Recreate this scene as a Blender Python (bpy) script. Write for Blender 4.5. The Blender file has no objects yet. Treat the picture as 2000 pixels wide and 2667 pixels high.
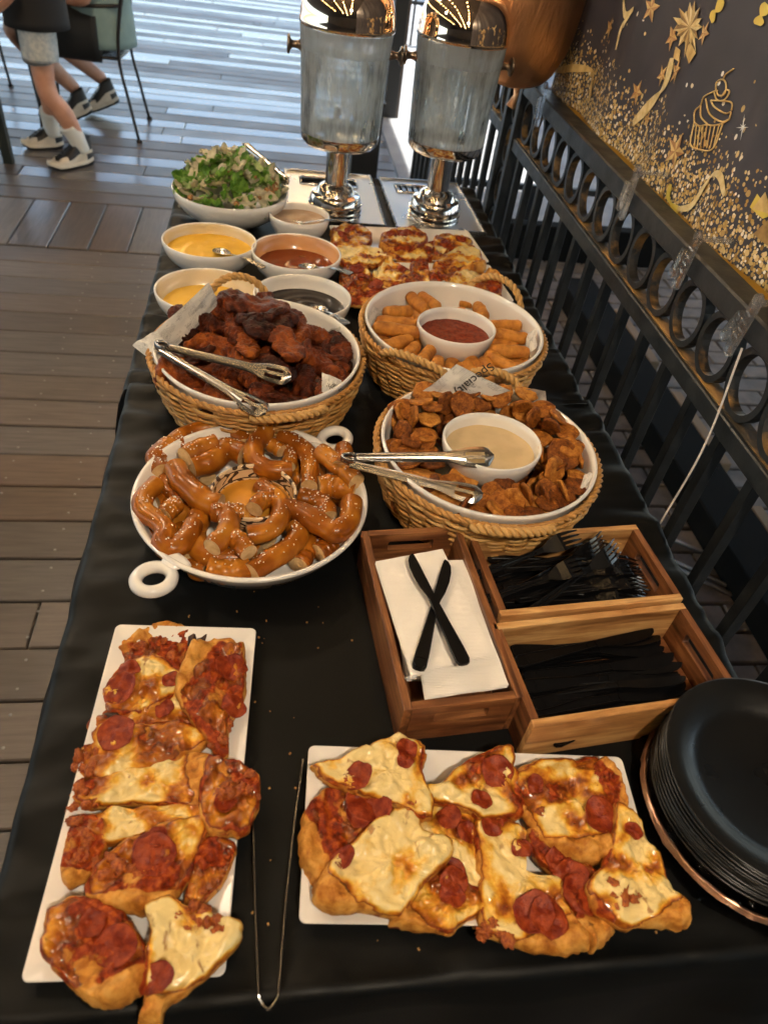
import bpy, math, random
from math import sin, cos, pi, radians, sqrt, atan2, hypot, floor
from mathutils import Vector, Matrix, noise
random.seed(7)
S = bpy.context.scene
COL = S.collection

# ---------------------------------------------------------------- camera
RIGHT = Vector((0.98719636, -0.10716934, 0.1181443))
UP = Vector((-0.01189568, 0.68914508, 0.72452574))
FWD = Vector((0.15906551, 0.71665459, -0.67904666))
CAMZ = 1.42
FPX, CX, CY = 1870.0, 1000.0, 1333.5
cam = bpy.data.cameras.new('camera'); camo = bpy.data.objects.new('camera', cam); COL.objects.link(camo)
Mx = Matrix((RIGHT, UP, -FWD)).transposed().to_4x4(); Mx.translation = (0, 0, CAMZ)
camo.matrix_world = Mx
cam.sensor_fit = 'VERTICAL'; cam.sensor_height = 36; cam.lens = 36 * FPX / 2667
cam.clip_start = 0.02; cam.clip_end = 500
S.camera = camo
cam.dof.use_dof = True; cam.dof.focus_distance = .95; cam.dof.aperture_fstop = 6.5

# ---------------------------------------------------------------- sky, sun, exposure
SUN_DIR = Vector((0.30, 0.10, 0.95)).normalized()      # towards the sun
elev = math.asin(SUN_DIR.z); azim = atan2(SUN_DIR.x, SUN_DIR.y)
wd = bpy.data.worlds.new('World'); S.world = wd; wd.use_nodes = True
nt = wd.node_tree; bg = nt.nodes['Background']
sky = nt.nodes.new('ShaderNodeTexSky'); sky.sky_type = 'NISHITA'; sky.sun_disc = False
sky.sun_elevation = elev; sky.sun_rotation = azim; sky.air_density = 1.3; sky.dust_density = 1.5
nt.links.new(sky.outputs[0], bg.inputs[0]); bg.inputs[1].default_value = 0.13
sl = bpy.data.lights.new('sun', 'SUN'); sl.energy = 2.5; sl.angle = radians(0.6); sl.color = (1, .95, .88)
so = bpy.data.objects.new('sun', sl); COL.objects.link(so)
so.rotation_euler = (-SUN_DIR).to_track_quat('-Z', 'Y').to_euler()
so.location = (2, 2, 8)
S.view_settings.view_transform = 'Standard'; S.view_settings.look = 'None'
S.view_settings.gamma = 1; S.view_settings.exposure = 2.25
S.render.engine = 'CYCLES'
cy = S.cycles
cy.use_denoising = True; cy.max_bounces = 8; cy.transmission_bounces = 6; cy.transparent_max_bounces = 12
cy.diffuse_bounces = 3; cy.glossy_bounces = 3; cy.sample_clamp_indirect = 6.0; cy.caustics_refractive = False
cy.caustics_reflective = False; cy.use_light_tree = True

TZ = 0.74                      # table top height

def W(px, py, z):
    """point at height z seen at photo pixel (2000 x 2667)"""
    d = RIGHT * ((px - CX) / FPX) + UP * (-(py - CY) / FPX) + FWD
    t = (z - CAMZ) / d.z
    return Vector((d.x * t, d.y * t, z))
def WX(px, py, x):
    d = RIGHT * ((px - CX) / FPX) + UP * (-(py - CY) / FPX) + FWD
    t = x / d.x
    return Vector((x, d.y * t, CAMZ + d.z * t))

# ---------------------------------------------------------------- materials
def N(t, typ, **kw):
    n = t.nodes.new(typ)
    for k, v in kw.items():
        if k.startswith('i_'): n.inputs[int(k[2:]) if k[2:].isdigit() else k[2:]].default_value = v
        else: setattr(n, k, v)
    return n
def ramp(t, stops, src=None, interp='LINEAR'):
    r = t.nodes.new('ShaderNodeValToRGB'); e = r.color_ramp.elements; r.color_ramp.interpolation = interp
    while len(e) < len(stops): e.new(0.5)
    for el, (p, c) in zip(e, stops):
        el.position = p; el.color = (*c, 1) if len(c) == 3 else c
    if src is not None: t.links.new(src, r.inputs[0])
    return r
def G(v): return (v, v, v)
def mixc(t, fac, a, b, mode='MIX'):
    m = t.nodes.new('ShaderNodeMix'); m.data_type = 'RGBA'; m.blend_type = mode
    if isinstance(fac, (int, float)): m.inputs[0].default_value = fac
    else: t.links.new(fac, m.inputs[0])
    for s, v in ((6, a), (7, b)):
        if isinstance(v, tuple): m.inputs[s].default_value = (*v, 1)
        else: t.links.new(v, m.inputs[s])
    return m.outputs[2]
def mth(t, op, a, b=None, clamp=False):
    m = t.nodes.new('ShaderNodeMath'); m.operation = op; m.use_clamp = clamp
    for i, v in enumerate((a, b)):
        if v is None: continue
        if isinstance(v, (int, float)): m.inputs[i].default_value = v
        else: t.links.new(v, m.inputs[i])
    return m.outputs[0]
def coords(t, kind='Object', scale=(1, 1, 1), rand=False):
    tc = t.nodes.new('ShaderNodeTexCoord'); mp = t.nodes.new('ShaderNodeMapping')
    mp.inputs['Scale'].default_value = scale
    t.links.new(tc.outputs[kind], mp.inputs[0])
    if rand:
        oi = t.nodes.new('ShaderNodeObjectInfo'); vm = t.nodes.new('ShaderNodeVectorMath'); vm.operation = 'SCALE'
        cb = t.nodes.new('ShaderNodeCombineXYZ')
        t.links.new(oi.outputs['Random'], cb.inputs[0]); t.links.new(oi.outputs['Random'], cb.inputs[1])
        t.links.new(cb.outputs[0], vm.inputs[0]); vm.inputs['Scale'].default_value = 31.7
        t.links.new(vm.outputs[0], mp.inputs['Location'])
    return mp.outputs[0]
def noi(t, vec, scale, detail=3, rough=.55, dist=0):
    n = t.nodes.new('ShaderNodeTexNoise'); n.inputs['Scale'].default_value = scale
    n.inputs['Detail'].default_value = detail; n.inputs['Roughness'].default_value = rough; n.inputs['Distortion'].default_value = dist
    t.links.new(vec, n.inputs['Vector']); return n.outputs[0]
MATS = {}
def newmat(name):
    m = bpy.data.materials.new(name); m.use_nodes = True; MATS[name] = m
    t = m.node_tree; return m, t, t.nodes['Principled BSDF']
def setp(p, **kw):
    al = dict(rough='Roughness', metal='Metallic', spec='Specular IOR Level', trans='Transmission Weight', ior='IOR',
              coat='Coat Weight', coatr='Coat Roughness', sheen='Sheen Weight', sss='Subsurface Weight', alpha='Alpha')
    for k, v in kw.items(): p.inputs[al[k]].default_value = v
def bump(t, p, h, strength=.3, dist=.002):
    b = t.nodes.new('ShaderNodeBump'); b.inputs['Strength'].default_value = strength; b.inputs['Distance'].default_value = dist
    t.links.new(h, b.inputs['Height']); t.links.new(b.outputs[0], p.inputs['Normal'])
def simple(name, col, rough=.5, col2=None, nscale=20, lo=.35, hi=.65, bs=None, bstr=.3, bdist=.001, rand=True, rvar=0, stretch=(1, 1, 1), **kw):
    m, t, p = newmat(name)
    v = coords(t, 'Object', stretch, rand)
    if col2 is not None:
        n = noi(t, v, nscale, 4)
        r = ramp(t, [(lo, col), (hi, col2)], n); t.links.new(r.outputs[0], p.inputs['Base Color'])
    else: p.inputs['Base Color'].default_value = (*col, 1)
    setp(p, rough=rough, **kw)
    if rvar:
        n2 = noi(t, v, nscale * .6 + 3, 3)
        r2 = ramp(t, [(.3, G(max(0, rough - rvar))), (.7, G(min(1, rough + rvar)))], n2); t.links.new(r2.outputs[0], p.inputs['Roughness'])
    if bs: bump(t, p, noi(t, v, bs, 3), bstr, bdist)
    return m

# ---------------------------------------------------------------- object helpers
def mesh(name, vs, fs, mats=None, smooth=True, midx=None):
    me = bpy.data.meshes.new(name); me.from_pydata([tuple(v) for v in vs], [], fs)
    if mats is not None:
        for m in (mats if isinstance(mats, (list, tuple)) else [mats]):
            me.materials.append(MATS[m] if isinstance(m, str) else m)
    if midx: me.polygons.foreach_set('material_index', midx)
    if smooth is True: me.polygons.foreach_set('use_smooth', [True] * len(me.polygons))
    me.update(); return me
def link(name, me, parent=None, loc=(0, 0, 0), rot=(0, 0, 0), scale=None):
    o = bpy.data.objects.new(name, me); COL.objects.link(o); o.location = loc; o.rotation_euler = rot
    if scale: o.scale = scale
    if parent: o.parent = parent
    return o
def tag(o, label, cat, group=None):
    o['label'] = label; o['category'] = cat
    if group: o['group'] = group
    return o
def thing(name, label, cat, loc=(0, 0, 0), rz=0, group=None, rot=None):
    o = link(name, None, None, loc, rot or (0, 0, rz)); o.empty_display_size = .05
    return tag(o, label, cat, group)
def struct(o): o['kind'] = 'structure'; return o
def dup(root, loc, rot, label=None):
    r = root.copy(); COL.objects.link(r); r.location = loc; r.rotation_euler = rot
    if label: r['label'] = label
    for ch in list(root.children):
        c = ch.copy(); COL.objects.link(c); c.parent = r
        for g in list(ch.children):
            d = g.copy(); COL.objects.link(d); d.parent = c
    return r
def autosmooth(o, ang=40):
    me = o.data
    me.polygons.foreach_set('use_smooth', [True] * len(me.polygons))
    try: me.set_sharp_from_angle(angle=radians(ang))
    except Exception: pass
    return o

class MB:
    """collects geometry for one mesh"""
    def __init__(s): s.v = []; s.f = []; s.m = []
    def add(s, vs, fs, mi=0):
        o = len(s.v); s.v += [Vector(v) for v in vs]; s.f += [tuple(i + o for i in f) for f in fs]; s.m += [mi] * len(fs); return s
    def box(s, c, d, mi=0, rz=0, ch=0):
        hx, hy, hz = d[0] / 2, d[1] / 2, d[2] / 2; R = Matrix.Rotation(rz, 3, 'Z'); c = Vector(c)
        if ch <= 0:
            vs = [R @ Vector((x * hx, y * hy, z * hz)) + c for z in (-1, 1) for x, y in ((-1, -1), (1, -1), (1, 1), (-1, 1))]
            return s.add(vs, [(3, 2, 1, 0), (4, 5, 6, 7), (0, 1, 5, 4), (1, 2, 6, 5), (2, 3, 7, 6), (3, 0, 4, 7)], mi)
        vs = []
        for z, i in ((-hz, ch), (-hz + ch, 0), (hz - ch, 0), (hz, ch)):
            a, b = hx - i, hy - i; k = ch * .6
            for x, y in ((-a, -b + k), (-a + k, -b), (a - k, -b), (a, -b + k), (a, b - k), (a - k, b), (-a + k, b), (-a, b - k)):
                vs.append(R @ Vector((x, y, z)) + c)
        fs = [tuple(range(7, -1, -1)), tuple(range(24, 32))]
        for l in range(3):
            for k in range(8): fs.append((l * 8 + k, l * 8 + (k + 1) % 8, l * 8 + 8 + (k + 1) % 8, l * 8 + 8 + k))
        return s.add(vs, fs, mi)
    def tube(s, pts, rad, n=8, caps=True, mi=0, capmi=None, closed=False, twist=0, flat=1.0, upv=None):
        pts = [Vector(p) for p in pts]; L = len(pts)
        if not isinstance(rad, (list, tuple)): rad = [rad] * L
        vs = []; fs = []; ms = []; prev = None
        for i, p in enumerate(pts):
            a = pts[i - 1] if (i > 0 or closed) else p; b = pts[(i + 1) % L] if (i < L - 1 or closed) else p
            t = (b - a).normalized() if (b - a).length > 1e-9 else Vector((0, 0, 1))
            if prev is None:
                u = Vector(upv) if upv else (Vector((0, 0, 1)) if abs(t.z) < .9 else Vector((1, 0, 0)))
            else: u = prev
            u = (u - t * u.dot(t)).normalized(); w = t.cross(u); prev = u
            for k in range(n):
                an = 2 * pi * k / n + twist * i
                vs.append(p + (u * (cos(an) * flat) + w * sin(an)) * rad[i])
        R_ = L if closed else L - 1
        for i in range(R_):
            j = (i + 1) % L
            for k in range(n): fs.append((i * n + k, i * n + (k + 1) % n, j * n + (k + 1) % n, j * n + k)); ms.append(mi)
        if caps and not closed:
            fs.append(tuple(range(n - 1, -1, -1))); fs.append(tuple((L - 1) * n + k for k in range(n))); ms += [mi if capmi is None else capmi] * 2
        o = len(s.v); s.v += vs; s.f += [tuple(i + o for i in f) for f in fs]; s.m += ms; return s
    def lathe(s, prof, n=48, mi=0, c=(0, 0, 0), sx=1, sy=1, wob=None, mis=None):
        o = len(s.v); c = Vector(c); P = len(prof)
        idx = []
        for (r, z) in prof:
            if r < 1e-6: s.v.append(Vector((0, 0, z)) + c); idx.append([len(s.v) - 1] * n)
            else:
                row = []
                for k in range(n):
                    a = 2 * pi * k / n; q = wob(a, z) if wob else 0
                    s.v.append(Vector(((r + q) * cos(a) * sx, (r + q) * sin(a) * sy, z)) + c); row.append(len(s.v) - 1)
                idx.append(row)
        for i in range(P - 1):
            a, b = idx[i], idx[i + 1]; m_ = mis[i] if mis else mi
            for k in range(n):
                l = (k + 1) % n
                q = [a[k], a[l], b[l], b[k]]; q2 = []
                for x in q:
                    if x not in q2: q2.append(x)
                if len(q2) > 2: s.f.append(tuple(q2)); s.m.append(m_)
        return s
    def prism(s, poly, z0, z1, mi=0, sidemi=None):
        n = len(poly); vs = [(x, y, z0) for x, y in poly] + [(x, y, z1) for x, y in poly]
        fs = [tuple(range(n - 1, -1, -1)), tuple(range(n, 2 * n))] + [(k, (k + 1) % n, n + (k + 1) % n, n + k) for k in range(n)]
        o = len(s.f); s.add(vs, fs, mi)
        if sidemi is not None:
            for i in range(o + 2, len(s.f)): s.m[i] = sidemi
        return s
    def obj(s, name, mats, parent=None, loc=(0, 0, 0), rot=(0, 0, 0), smooth=True, ang=None):
        me = mesh(name, s.v, s.f, mats, smooth, s.m if isinstance(mats, (list, tuple)) and len(mats) > 1 else None)
        o = link(name, me, parent, loc, rot)
        if ang: autosmooth(o, ang)
        return o
def spline(pts, n=24):
    """Catmull-Rom through pts"""
    P = [Vector(p) for p in pts]
    if len(P) == 2: return [P[0].lerp(P[1], i / (n - 1)) for i in range(n)]
    P = [P[0] * 2 - P[1]] + P + [P[-1] * 2 - P[-2]]; out = []; segs = len(P) - 3
    for i in range(n):
        u = i / (n - 1) * segs; k = min(int(u), segs - 1); t = u - k
        a, b, c, d = P[k:k + 4]
        out.append(.5 * ((2 * b) + (c - a) * t + (2 * a - 5 * b + 4 * c - d) * t * t + (3 * b - a - 3 * c + d) * t ** 3))
    return out
def nz(x, y, z, s=1.0): return noise.noise(Vector((x * s, y * s, z * s)))
def fbm(v, o=3): return noise.fractal(v, 1.0, 2.0, o)
def smooth(a, b, x):
    t = max(0, min(1, (x - a) / (b - a))); return t * t * (3 - 2 * t)
# ================================================================ materials of the place
def wood_plank(name, c1, c2, rough, rv, grain=1.0, spec=.5):
    m, t, p = newmat(name)
    v = coords(t, 'Object', (3, 40, 40), True)
    n = noi(t, v, 2.2, 5, .6, .4); n2 = noi(t, coords(t, 'Object', (1, 1, 1), True), 3, 3)
    r = ramp(t, [(.3, c1), (.7, c2)], n)
    oi = t.nodes.new('ShaderNodeObjectInfo')
    hs = N(t, 'ShaderNodeHueSaturation'); t.links.new(r.outputs[0], hs.inputs['Color'])
    t.links.new(mth(t, 'ADD', mth(t, 'MULTIPLY', oi.outputs['Random'], .5), .75), hs.inputs['Value'])
    t.links.new(hs.outputs[0], p.inputs['Base Color'])
    rr = ramp(t, [(.25, G(rough - rv)), (.75, G(rough + rv))], n2); t.links.new(rr.outputs[0], p.inputs['Roughness'])
    setp(p, spec=spec)
    bump(t, p, n, .25 * grain, .0015)
wood_plank('plank_brown', (.092, .073, .060), (.148, .118, .098), .42, .08)
wood_plank('plank_grey', (.095, .081, .071), (.152, .13, .115), .45, .08)
wood_plank('plank_glossy', (.13, .115, .11), (.19, .17, .165), .20, .05, .6, .75)
wood_plank('plank_red', (.088, .061, .046), (.138, .098, .074), .38, .08)
wood_plank('plank_far_brown', (.10, .080, .070), (.15, .122, .108), .44, .07, .7, .5)
wood_plank('plank_far_grey', (.11, .096, .090), (.165, .145, .137), .38, .07, .7, .55)
simple('concrete_pale', (.26, .27, .285), .75, (.36, .37, .38), 5, bs=60, bstr=.4, rand=False)
simple('ground_far', (.25, .25, .24), .9, (.33, .32, .3), .3, rand=False)
simple('paver', (.17, .15, .14), .75, (.27, .235, .21), 14, bs=90, bstr=.4)
simple('paver_bed', (.07, .065, .06), .95)
simple('dark_ceiling', (.055, .045, .038), .8, (.075, .06, .05), 3, rand=False)
simple('black_iron', (.009, .011, .013), .45, (.017, .020, .023), 40, bs=160, bstr=.35, rvar=.1, spec=.5)
simple('gold_bounce_paint', (.05, .032, .014), .7, (.36, .19, .05), 14, .42, .6, bs=120, rvar=.1)  # ochre patches are gold bounce light painted for the rail top
simple('black_paint', (.012, .012, .012), .5)
simple('matte_black', (.010, .010, .010), .9, spec=.1)
simple('tan_timber', (.28, .19, .11), .7, (.36, .25, .15), 8, stretch=(1, .1, 1))
simple('screw_steel', (.3, .28, .25), .5, metal=.6)
def cloth_mat():
    m, t, p = newmat('black_cloth')
    v = coords(t, 'Object', (1, 1, 1)); n = noi(t, v, 6, 3); w = noi(t, v, 900, 1)
    r = ramp(t, [(.3, (.0022, .0027, .0029)), (.7, (.0042, .0049, .0053))], n); t.links.new(r.outputs[0], p.inputs['Base Color'])
    setp(p, rough=.5, spec=.18); bump(t, p, w, .15, .0004)
cloth_mat()

# ================================================================ the setting
def plane_obj(name, x0, y0, x1, y1, z, mat, th=.05):
    b = MB().box(((x0 + x1) / 2, (y0 + y1) / 2, z - th / 2), (x1 - x0, y1 - y0, th))
    return struct(b.obj(name, mat, smooth=False))
plane_obj('ground', -200, -200, 200, 200, -.16, 'ground_far')
# deck: an under-deck and planks laid across it; one row of short planks runs the other way
deck = plane_obj('deck', -9, -3, .74, 16, -.03, 'black_paint', .12)
RND = random.Random(3)
PLANKM = {}
def plank_mesh(w, l, mat):
    k = (round(w, 3), round(l, 3), mat)
    if k not in PLANKM:
        b = MB().box((0, 0, -.0125), (l - .004, w - .0055, .025), ch=.003)
        PLANKM[k] = mesh('plank', b.v, b.f, mat, False)
    return PLANKM[k]
def row(y0, w, x0, x1, breaks=(), choose=None):
    xs = [x0] + sorted(breaks) + [x1]
    for a, b in zip(xs, xs[1:]):
        m = choose() if choose else RND.choice(['plank_brown', 'plank_brown', 'plank_grey', 'plank_red'])
        link('plank', plank_mesh(w, b - a, m), deck, ((a + b) / 2, y0 + w / 2, RND.uniform(-.0015, .0015)), (RND.uniform(-.006, .006), RND.uniform(-.0006, .0006), 0))
near_ch = lambda: RND.choices(['plank_brown', 'plank_grey', 'plank_red'], (5, 3, 1))[0]
PW = .1375
y = 3.10
rows = []
while y > -.6:
    y -= PW; rows.append(y)
for i, yy in enumerate(rows):
    br = {14: (-.535,)}.get(i, ()) if i < 24 else ()
    if not br: br = (RND.uniform(-4.6, -2.6),)
    row(yy, PW, -6.4, .72, br, near_ch)
# short cross planks between the two fields
x = -2.73; i = 0
while x < .7:
    m = ['plank_red', 'plank_grey', 'plank_red', 'plank_grey', 'plank_glossy', 'plank_brown'][i % 6]
    link('plank', plank_mesh(.163, .50, m), deck, (x + .0815, 3.36, 0.0), (0, 0, pi / 2)); x += .163; i += 1
y = 3.62; k = 0
far_seq = ['plank_glossy', 'plank_brown', 'plank_red', 'plank_grey', 'plank_glossy', 'plank_brown', 'plank_brown', 'plank_glossy', 'plank_grey',
           'plank_glossy', 'plank_brown', 'plank_glossy', 'plank_grey', 'plank_glossy', 'plank_glossy', 'plank_brown']
while y < 14.5:
    base = far_seq[k % len(far_seq)]
    def ch(base=base):
        r_ = base if RND.random() < .7 else RND.choice(['plank_glossy', 'plank_grey', 'plank_brown'])
        return {'plank_brown': 'plank_far_brown', 'plank_red': 'plank_far_brown', 'plank_grey': 'plank_far_grey'}.get(r_, r_)
    n = 1 if k % 3 else 2
    row(y, PW, -7.6, .72, [RND.uniform(-2.4, .1) for _ in range(n)], ch); y += PW; k += 1
# screw heads
b = MB()
for yy in rows[:22]:
    for xx in (-.72, -1.32, -.53):
        for dy in (.03, .105):
            b.lathe([(0, .0012), (.0035, .001), (.004, 0)], 6, c=(xx + RND.uniform(-.01, .01), yy + dy, .0003))
sc_ = b.obj('screw_heads', 'screw_steel', deck); sc_['kind'] = 'stuff'
# outside ground: pale concrete walk, brick paving right of the fence
plane_obj('concrete_walk', .745, 3.55, 9, 40, -.035, 'concrete_pale', .1)
bp = plane_obj('brick_paving', .745, -2, 9, 3.545, -.055, 'paver_bed', .08)
brick_b = MB().box((0, 0, 0), (.192, .092, .03), ch=.004); brick_me = mesh('brick', brick_b.v, brick_b.f, 'paver', False)
cnt = 0
for iy in range(30):
    for ix in range(10):
        if cnt >= 300: break
        xx = .86 + ix * .2 + (iy % 2) * .1; yy = .62 + iy * .1
        link('brick', brick_me, bp, (xx, yy, -.043 + RND.uniform(-.002, .002)), (0, 0, RND.uniform(-.015, .015))); cnt += 1
# roof over the deck; unseen awnings and back wall added to block light
plane_obj('roof', -11, -7, 1.75, 11.2, 3.0, 'dark_ceiling', .12)
plane_obj('sun_block_awning', 1.76, -7, 9, 4.7, 3.0, 'dark_ceiling', .12)
plane_obj('sun_block_awning', 2.75, 4.71, 9, 14, 3.0, 'dark_ceiling', .12)
bw = MB().box((-2, -6.9, 1.4), (18, .2, 3.1)); struct(bw.obj('light_block_wall', 'dark_ceiling', smooth=False))
# ================================================================ fence
FX = .64
def condensation(name, lo, hi, col, base):
    m, t, p = newmat(name)
    v = coords(t, 'Object', (1, 1, .16), True); v2 = coords(t, 'Object', (1, 1, 1), True)
    n = noi(t, v, 60, 4, .7, .3); n2 = noi(t, v2, 11, 3); n3 = noi(t, v2, 300, 2)
    f = mth(t, 'ADD', mth(t, 'MULTIPLY', n, .55), mth(t, 'MULTIPLY', n2, .45))
    fog = ramp(t, [(.40, G(lo)), (.56, G(hi))], f)
    tr = N(t, 'ShaderNodeBsdfTransparent'); tr.inputs[0].default_value = (*base, 1)
    tl = N(t, 'ShaderNodeBsdfTranslucent'); tl.inputs[0].default_value = (*col, 1)
    df = N(t, 'ShaderNodeBsdfDiffuse'); df.inputs[0].default_value = (*col, 1)
    m0 = N(t, 'ShaderNodeMixShader'); m0.inputs[0].default_value = .2; t.links.new(tl.outputs[0], m0.inputs[1]); t.links.new(df.outputs[0], m0.inputs[2])
    m1 = N(t, 'ShaderNodeMixShader'); t.links.new(fog.outputs[0], m1.inputs[0]); t.links.new(tr.outputs[0], m1.inputs[1]); t.links.new(m0.outputs[0], m1.inputs[2])
    gl = N(t, 'ShaderNodeBsdfGlossy'); gl.inputs['Roughness'].default_value = .12; lw = N(t, 'ShaderNodeLayerWeight'); lw.inputs[0].default_value = .25
    b_ = N(t, 'ShaderNodeBump'); b_.inputs['Strength'].default_value = .25; b_.inputs['Distance'].default_value = .001; t.links.new(n3, b_.inputs['Height']); t.links.new(b_.outputs[0], gl.inputs['Normal'])
    m2 = N(t, 'ShaderNodeMixShader'); t.links.new(mth(t, 'MULTIPLY', lw.outputs['Fresnel'], .8), m2.inputs[0]); t.links.new(m1.outputs[0], m2.inputs[1]); t.links.new(gl.outputs[0], m2.inputs[2])
    out = [q for q in t.nodes if q.type == 'OUTPUT_MATERIAL'][0]; t.links.new(m2.outputs[0], out.inputs[0])
condensation('clear_plastic', .04, .20, (.9, .93, .96), (.97, .97, .98))
RZ0, RZ1, TR = .875, .995, 1.03          # mid rail bottom / ring top / top rail top
def ring_mesh(ry, rz, depth):
    b = MB(); n = 28
    o = []
    for k in range(n):
        a = 2 * pi * k / n
        for (rr, xx) in ((1, -depth / 2), (1, depth / 2), (.80, depth / 2), (.80, -depth / 2)):
            o.append(Vector((xx, cos(a) * ry * rr, sin(a) * rz * rr)))
    fs = []; ms = []
    for k in range(n):
        j = (k + 1) % n
        for q in range(4):
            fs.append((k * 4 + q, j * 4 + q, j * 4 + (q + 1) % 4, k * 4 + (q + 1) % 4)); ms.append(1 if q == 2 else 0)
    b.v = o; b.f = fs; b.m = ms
    me = mesh('ring', b.v, b.f, ['black_iron', 'ring_gold_bounce'], False, b.m); return me
simple('ring_gold_bounce', (.020, .015, .010), .55, (.30, .16, .045), 22, .48, .66, bs=100)  # gold bounce light painted into the inner ring faces
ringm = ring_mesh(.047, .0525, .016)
bal_b = MB().box((0, 0, 0), (.018, .018, .80), ch=.002); bal_me = mesh('baluster', bal_b.v, bal_b.f, 'black_iron', False)
def fence_panel(y0, y1, label):
    t = thing('iron_fence', label, 'fence', (FX, y0, 0), 0, None)
    L = y1 - y0
    MB().box((0, L / 2, TR - .0175), (.042, L, .035), ch=.003).obj('top_rail', 'black_iron', t, smooth=False)
    r = MB().box((0, L / 2, .878), (.036, L, .030), ch=.002).obj('middle_rail', 'black_iron', t, smooth=False)
    MB().box((.002, L / 2, .8942), (.026, L - .01, .002)).obj('rail_gold_bounce', 'gold_bounce_paint', r, smooth=False)  # strip painted with bounce light from the gold banner
    MB().box((0, L / 2, .07), (.03, L, .03), ch=.002).obj('bottom_rail', 'black_iron', t, smooth=False)
    n = int(round(L / .0985)); s = L / n
    for i in range(n):
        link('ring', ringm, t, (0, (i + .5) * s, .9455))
        link('baluster', bal_me, t, (0, (i + .5) * s, .465))
    return t
fence_panel(.02, 1.985, 'black iron fence panel with clips and party banner on its top rail')
fence_panel(2.115, 3.5, 'black iron fence panel behind the right water dispenser and balloon')
tp = thing('fence_post', 'black ladder-like fence post with a column of rings between two panels', 'fence post', (FX, 2.05, 0))
for s in (-1, 1): MB().box((0, s * .052, .54), (.045, .024, 1.08), ch=.002).obj('upright', 'black_iron', tp, smooth=False)
MB().box((0, 0, 1.085), (.055, .14, .02), ch=.002).obj('cap', 'black_iron', tp, smooth=False)
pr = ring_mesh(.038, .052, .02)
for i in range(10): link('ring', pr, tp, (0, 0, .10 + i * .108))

# clear plastic clips on the rail
def clip_mesh():
    b = MB()
    def bar(x0, y0, z0, x1, y1, z1, w, th):
        A, B = Vector((x0, y0, z0)), Vector((x1, y1, z1)); d = (B - A).normalized(); sd = d.cross(Vector((1, 0, 0))).normalized(); nn = sd.cross(d); prof = []
        for s_, C in ((1, B), (-1, A)):
            for k in range(11):
                a = pi * k / 10; prof.append(C + sd * (cos(a) * w * s_) + d * (sin(a) * w * s_))
        m = len(prof); vs = [p_ - nn * th for p_ in prof] + [p_ + nn * th for p_ in prof]
        b.add(vs, [tuple(range(m - 1, -1, -1)), tuple(range(m, 2 * m))] + [(k, (k + 1) % m, m + (k + 1) % m, m + k) for k in range(m)])
        for C in (A, B): b.tube([C - nn * (th + .0008) + sd * (w * .55 * cos(2 * pi * k / 14)) + d * (w * .55 * sin(2 * pi * k / 14)) for k in range(14)], .0014, 6, closed=True)
        for k in (.3, .45, .6, .75): q = A.lerp(B, k) - nn * (th + .0006); b.tube([q - sd * w * .7, q + sd * w * .7], .0012, 5)
    bar(-.029, -.006, -.040, -.034, .004, .040, .0085, .0028)
    bar(-.029, .018, -.038, -.036, .010, .006, .0080, .0028)
    b.tube([(-.034 + .010 * k / 4, .006, .030) for k in range(5)], .004, 8)
    b.box((.0, .004, .036), (.062, .010, .003))
    return mesh('plastic_clip', b.v, b.f, 'clear_plastic', False)
clipm = clip_mesh()
for (yy, zz, rx), lab in zip(((1.79, 1.02, .28), (1.222, 1.028, .25), (.973, 1.02, .28), (.79, 1.015, .3)),
        ('clear plastic clip on the fence rail nearest the balloon', 'clear plastic clip on the fence rail below the cupcake print',
         'third clear plastic clip along the rail, counted from the balloon', 'clear plastic clip with white string at the right edge of the picture')):
    tag(link('plastic_clip', clipm, None, (FX, yy, zz), (rx, 0, 0)), lab, 'clip', 'clear clips on the rail')

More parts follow.
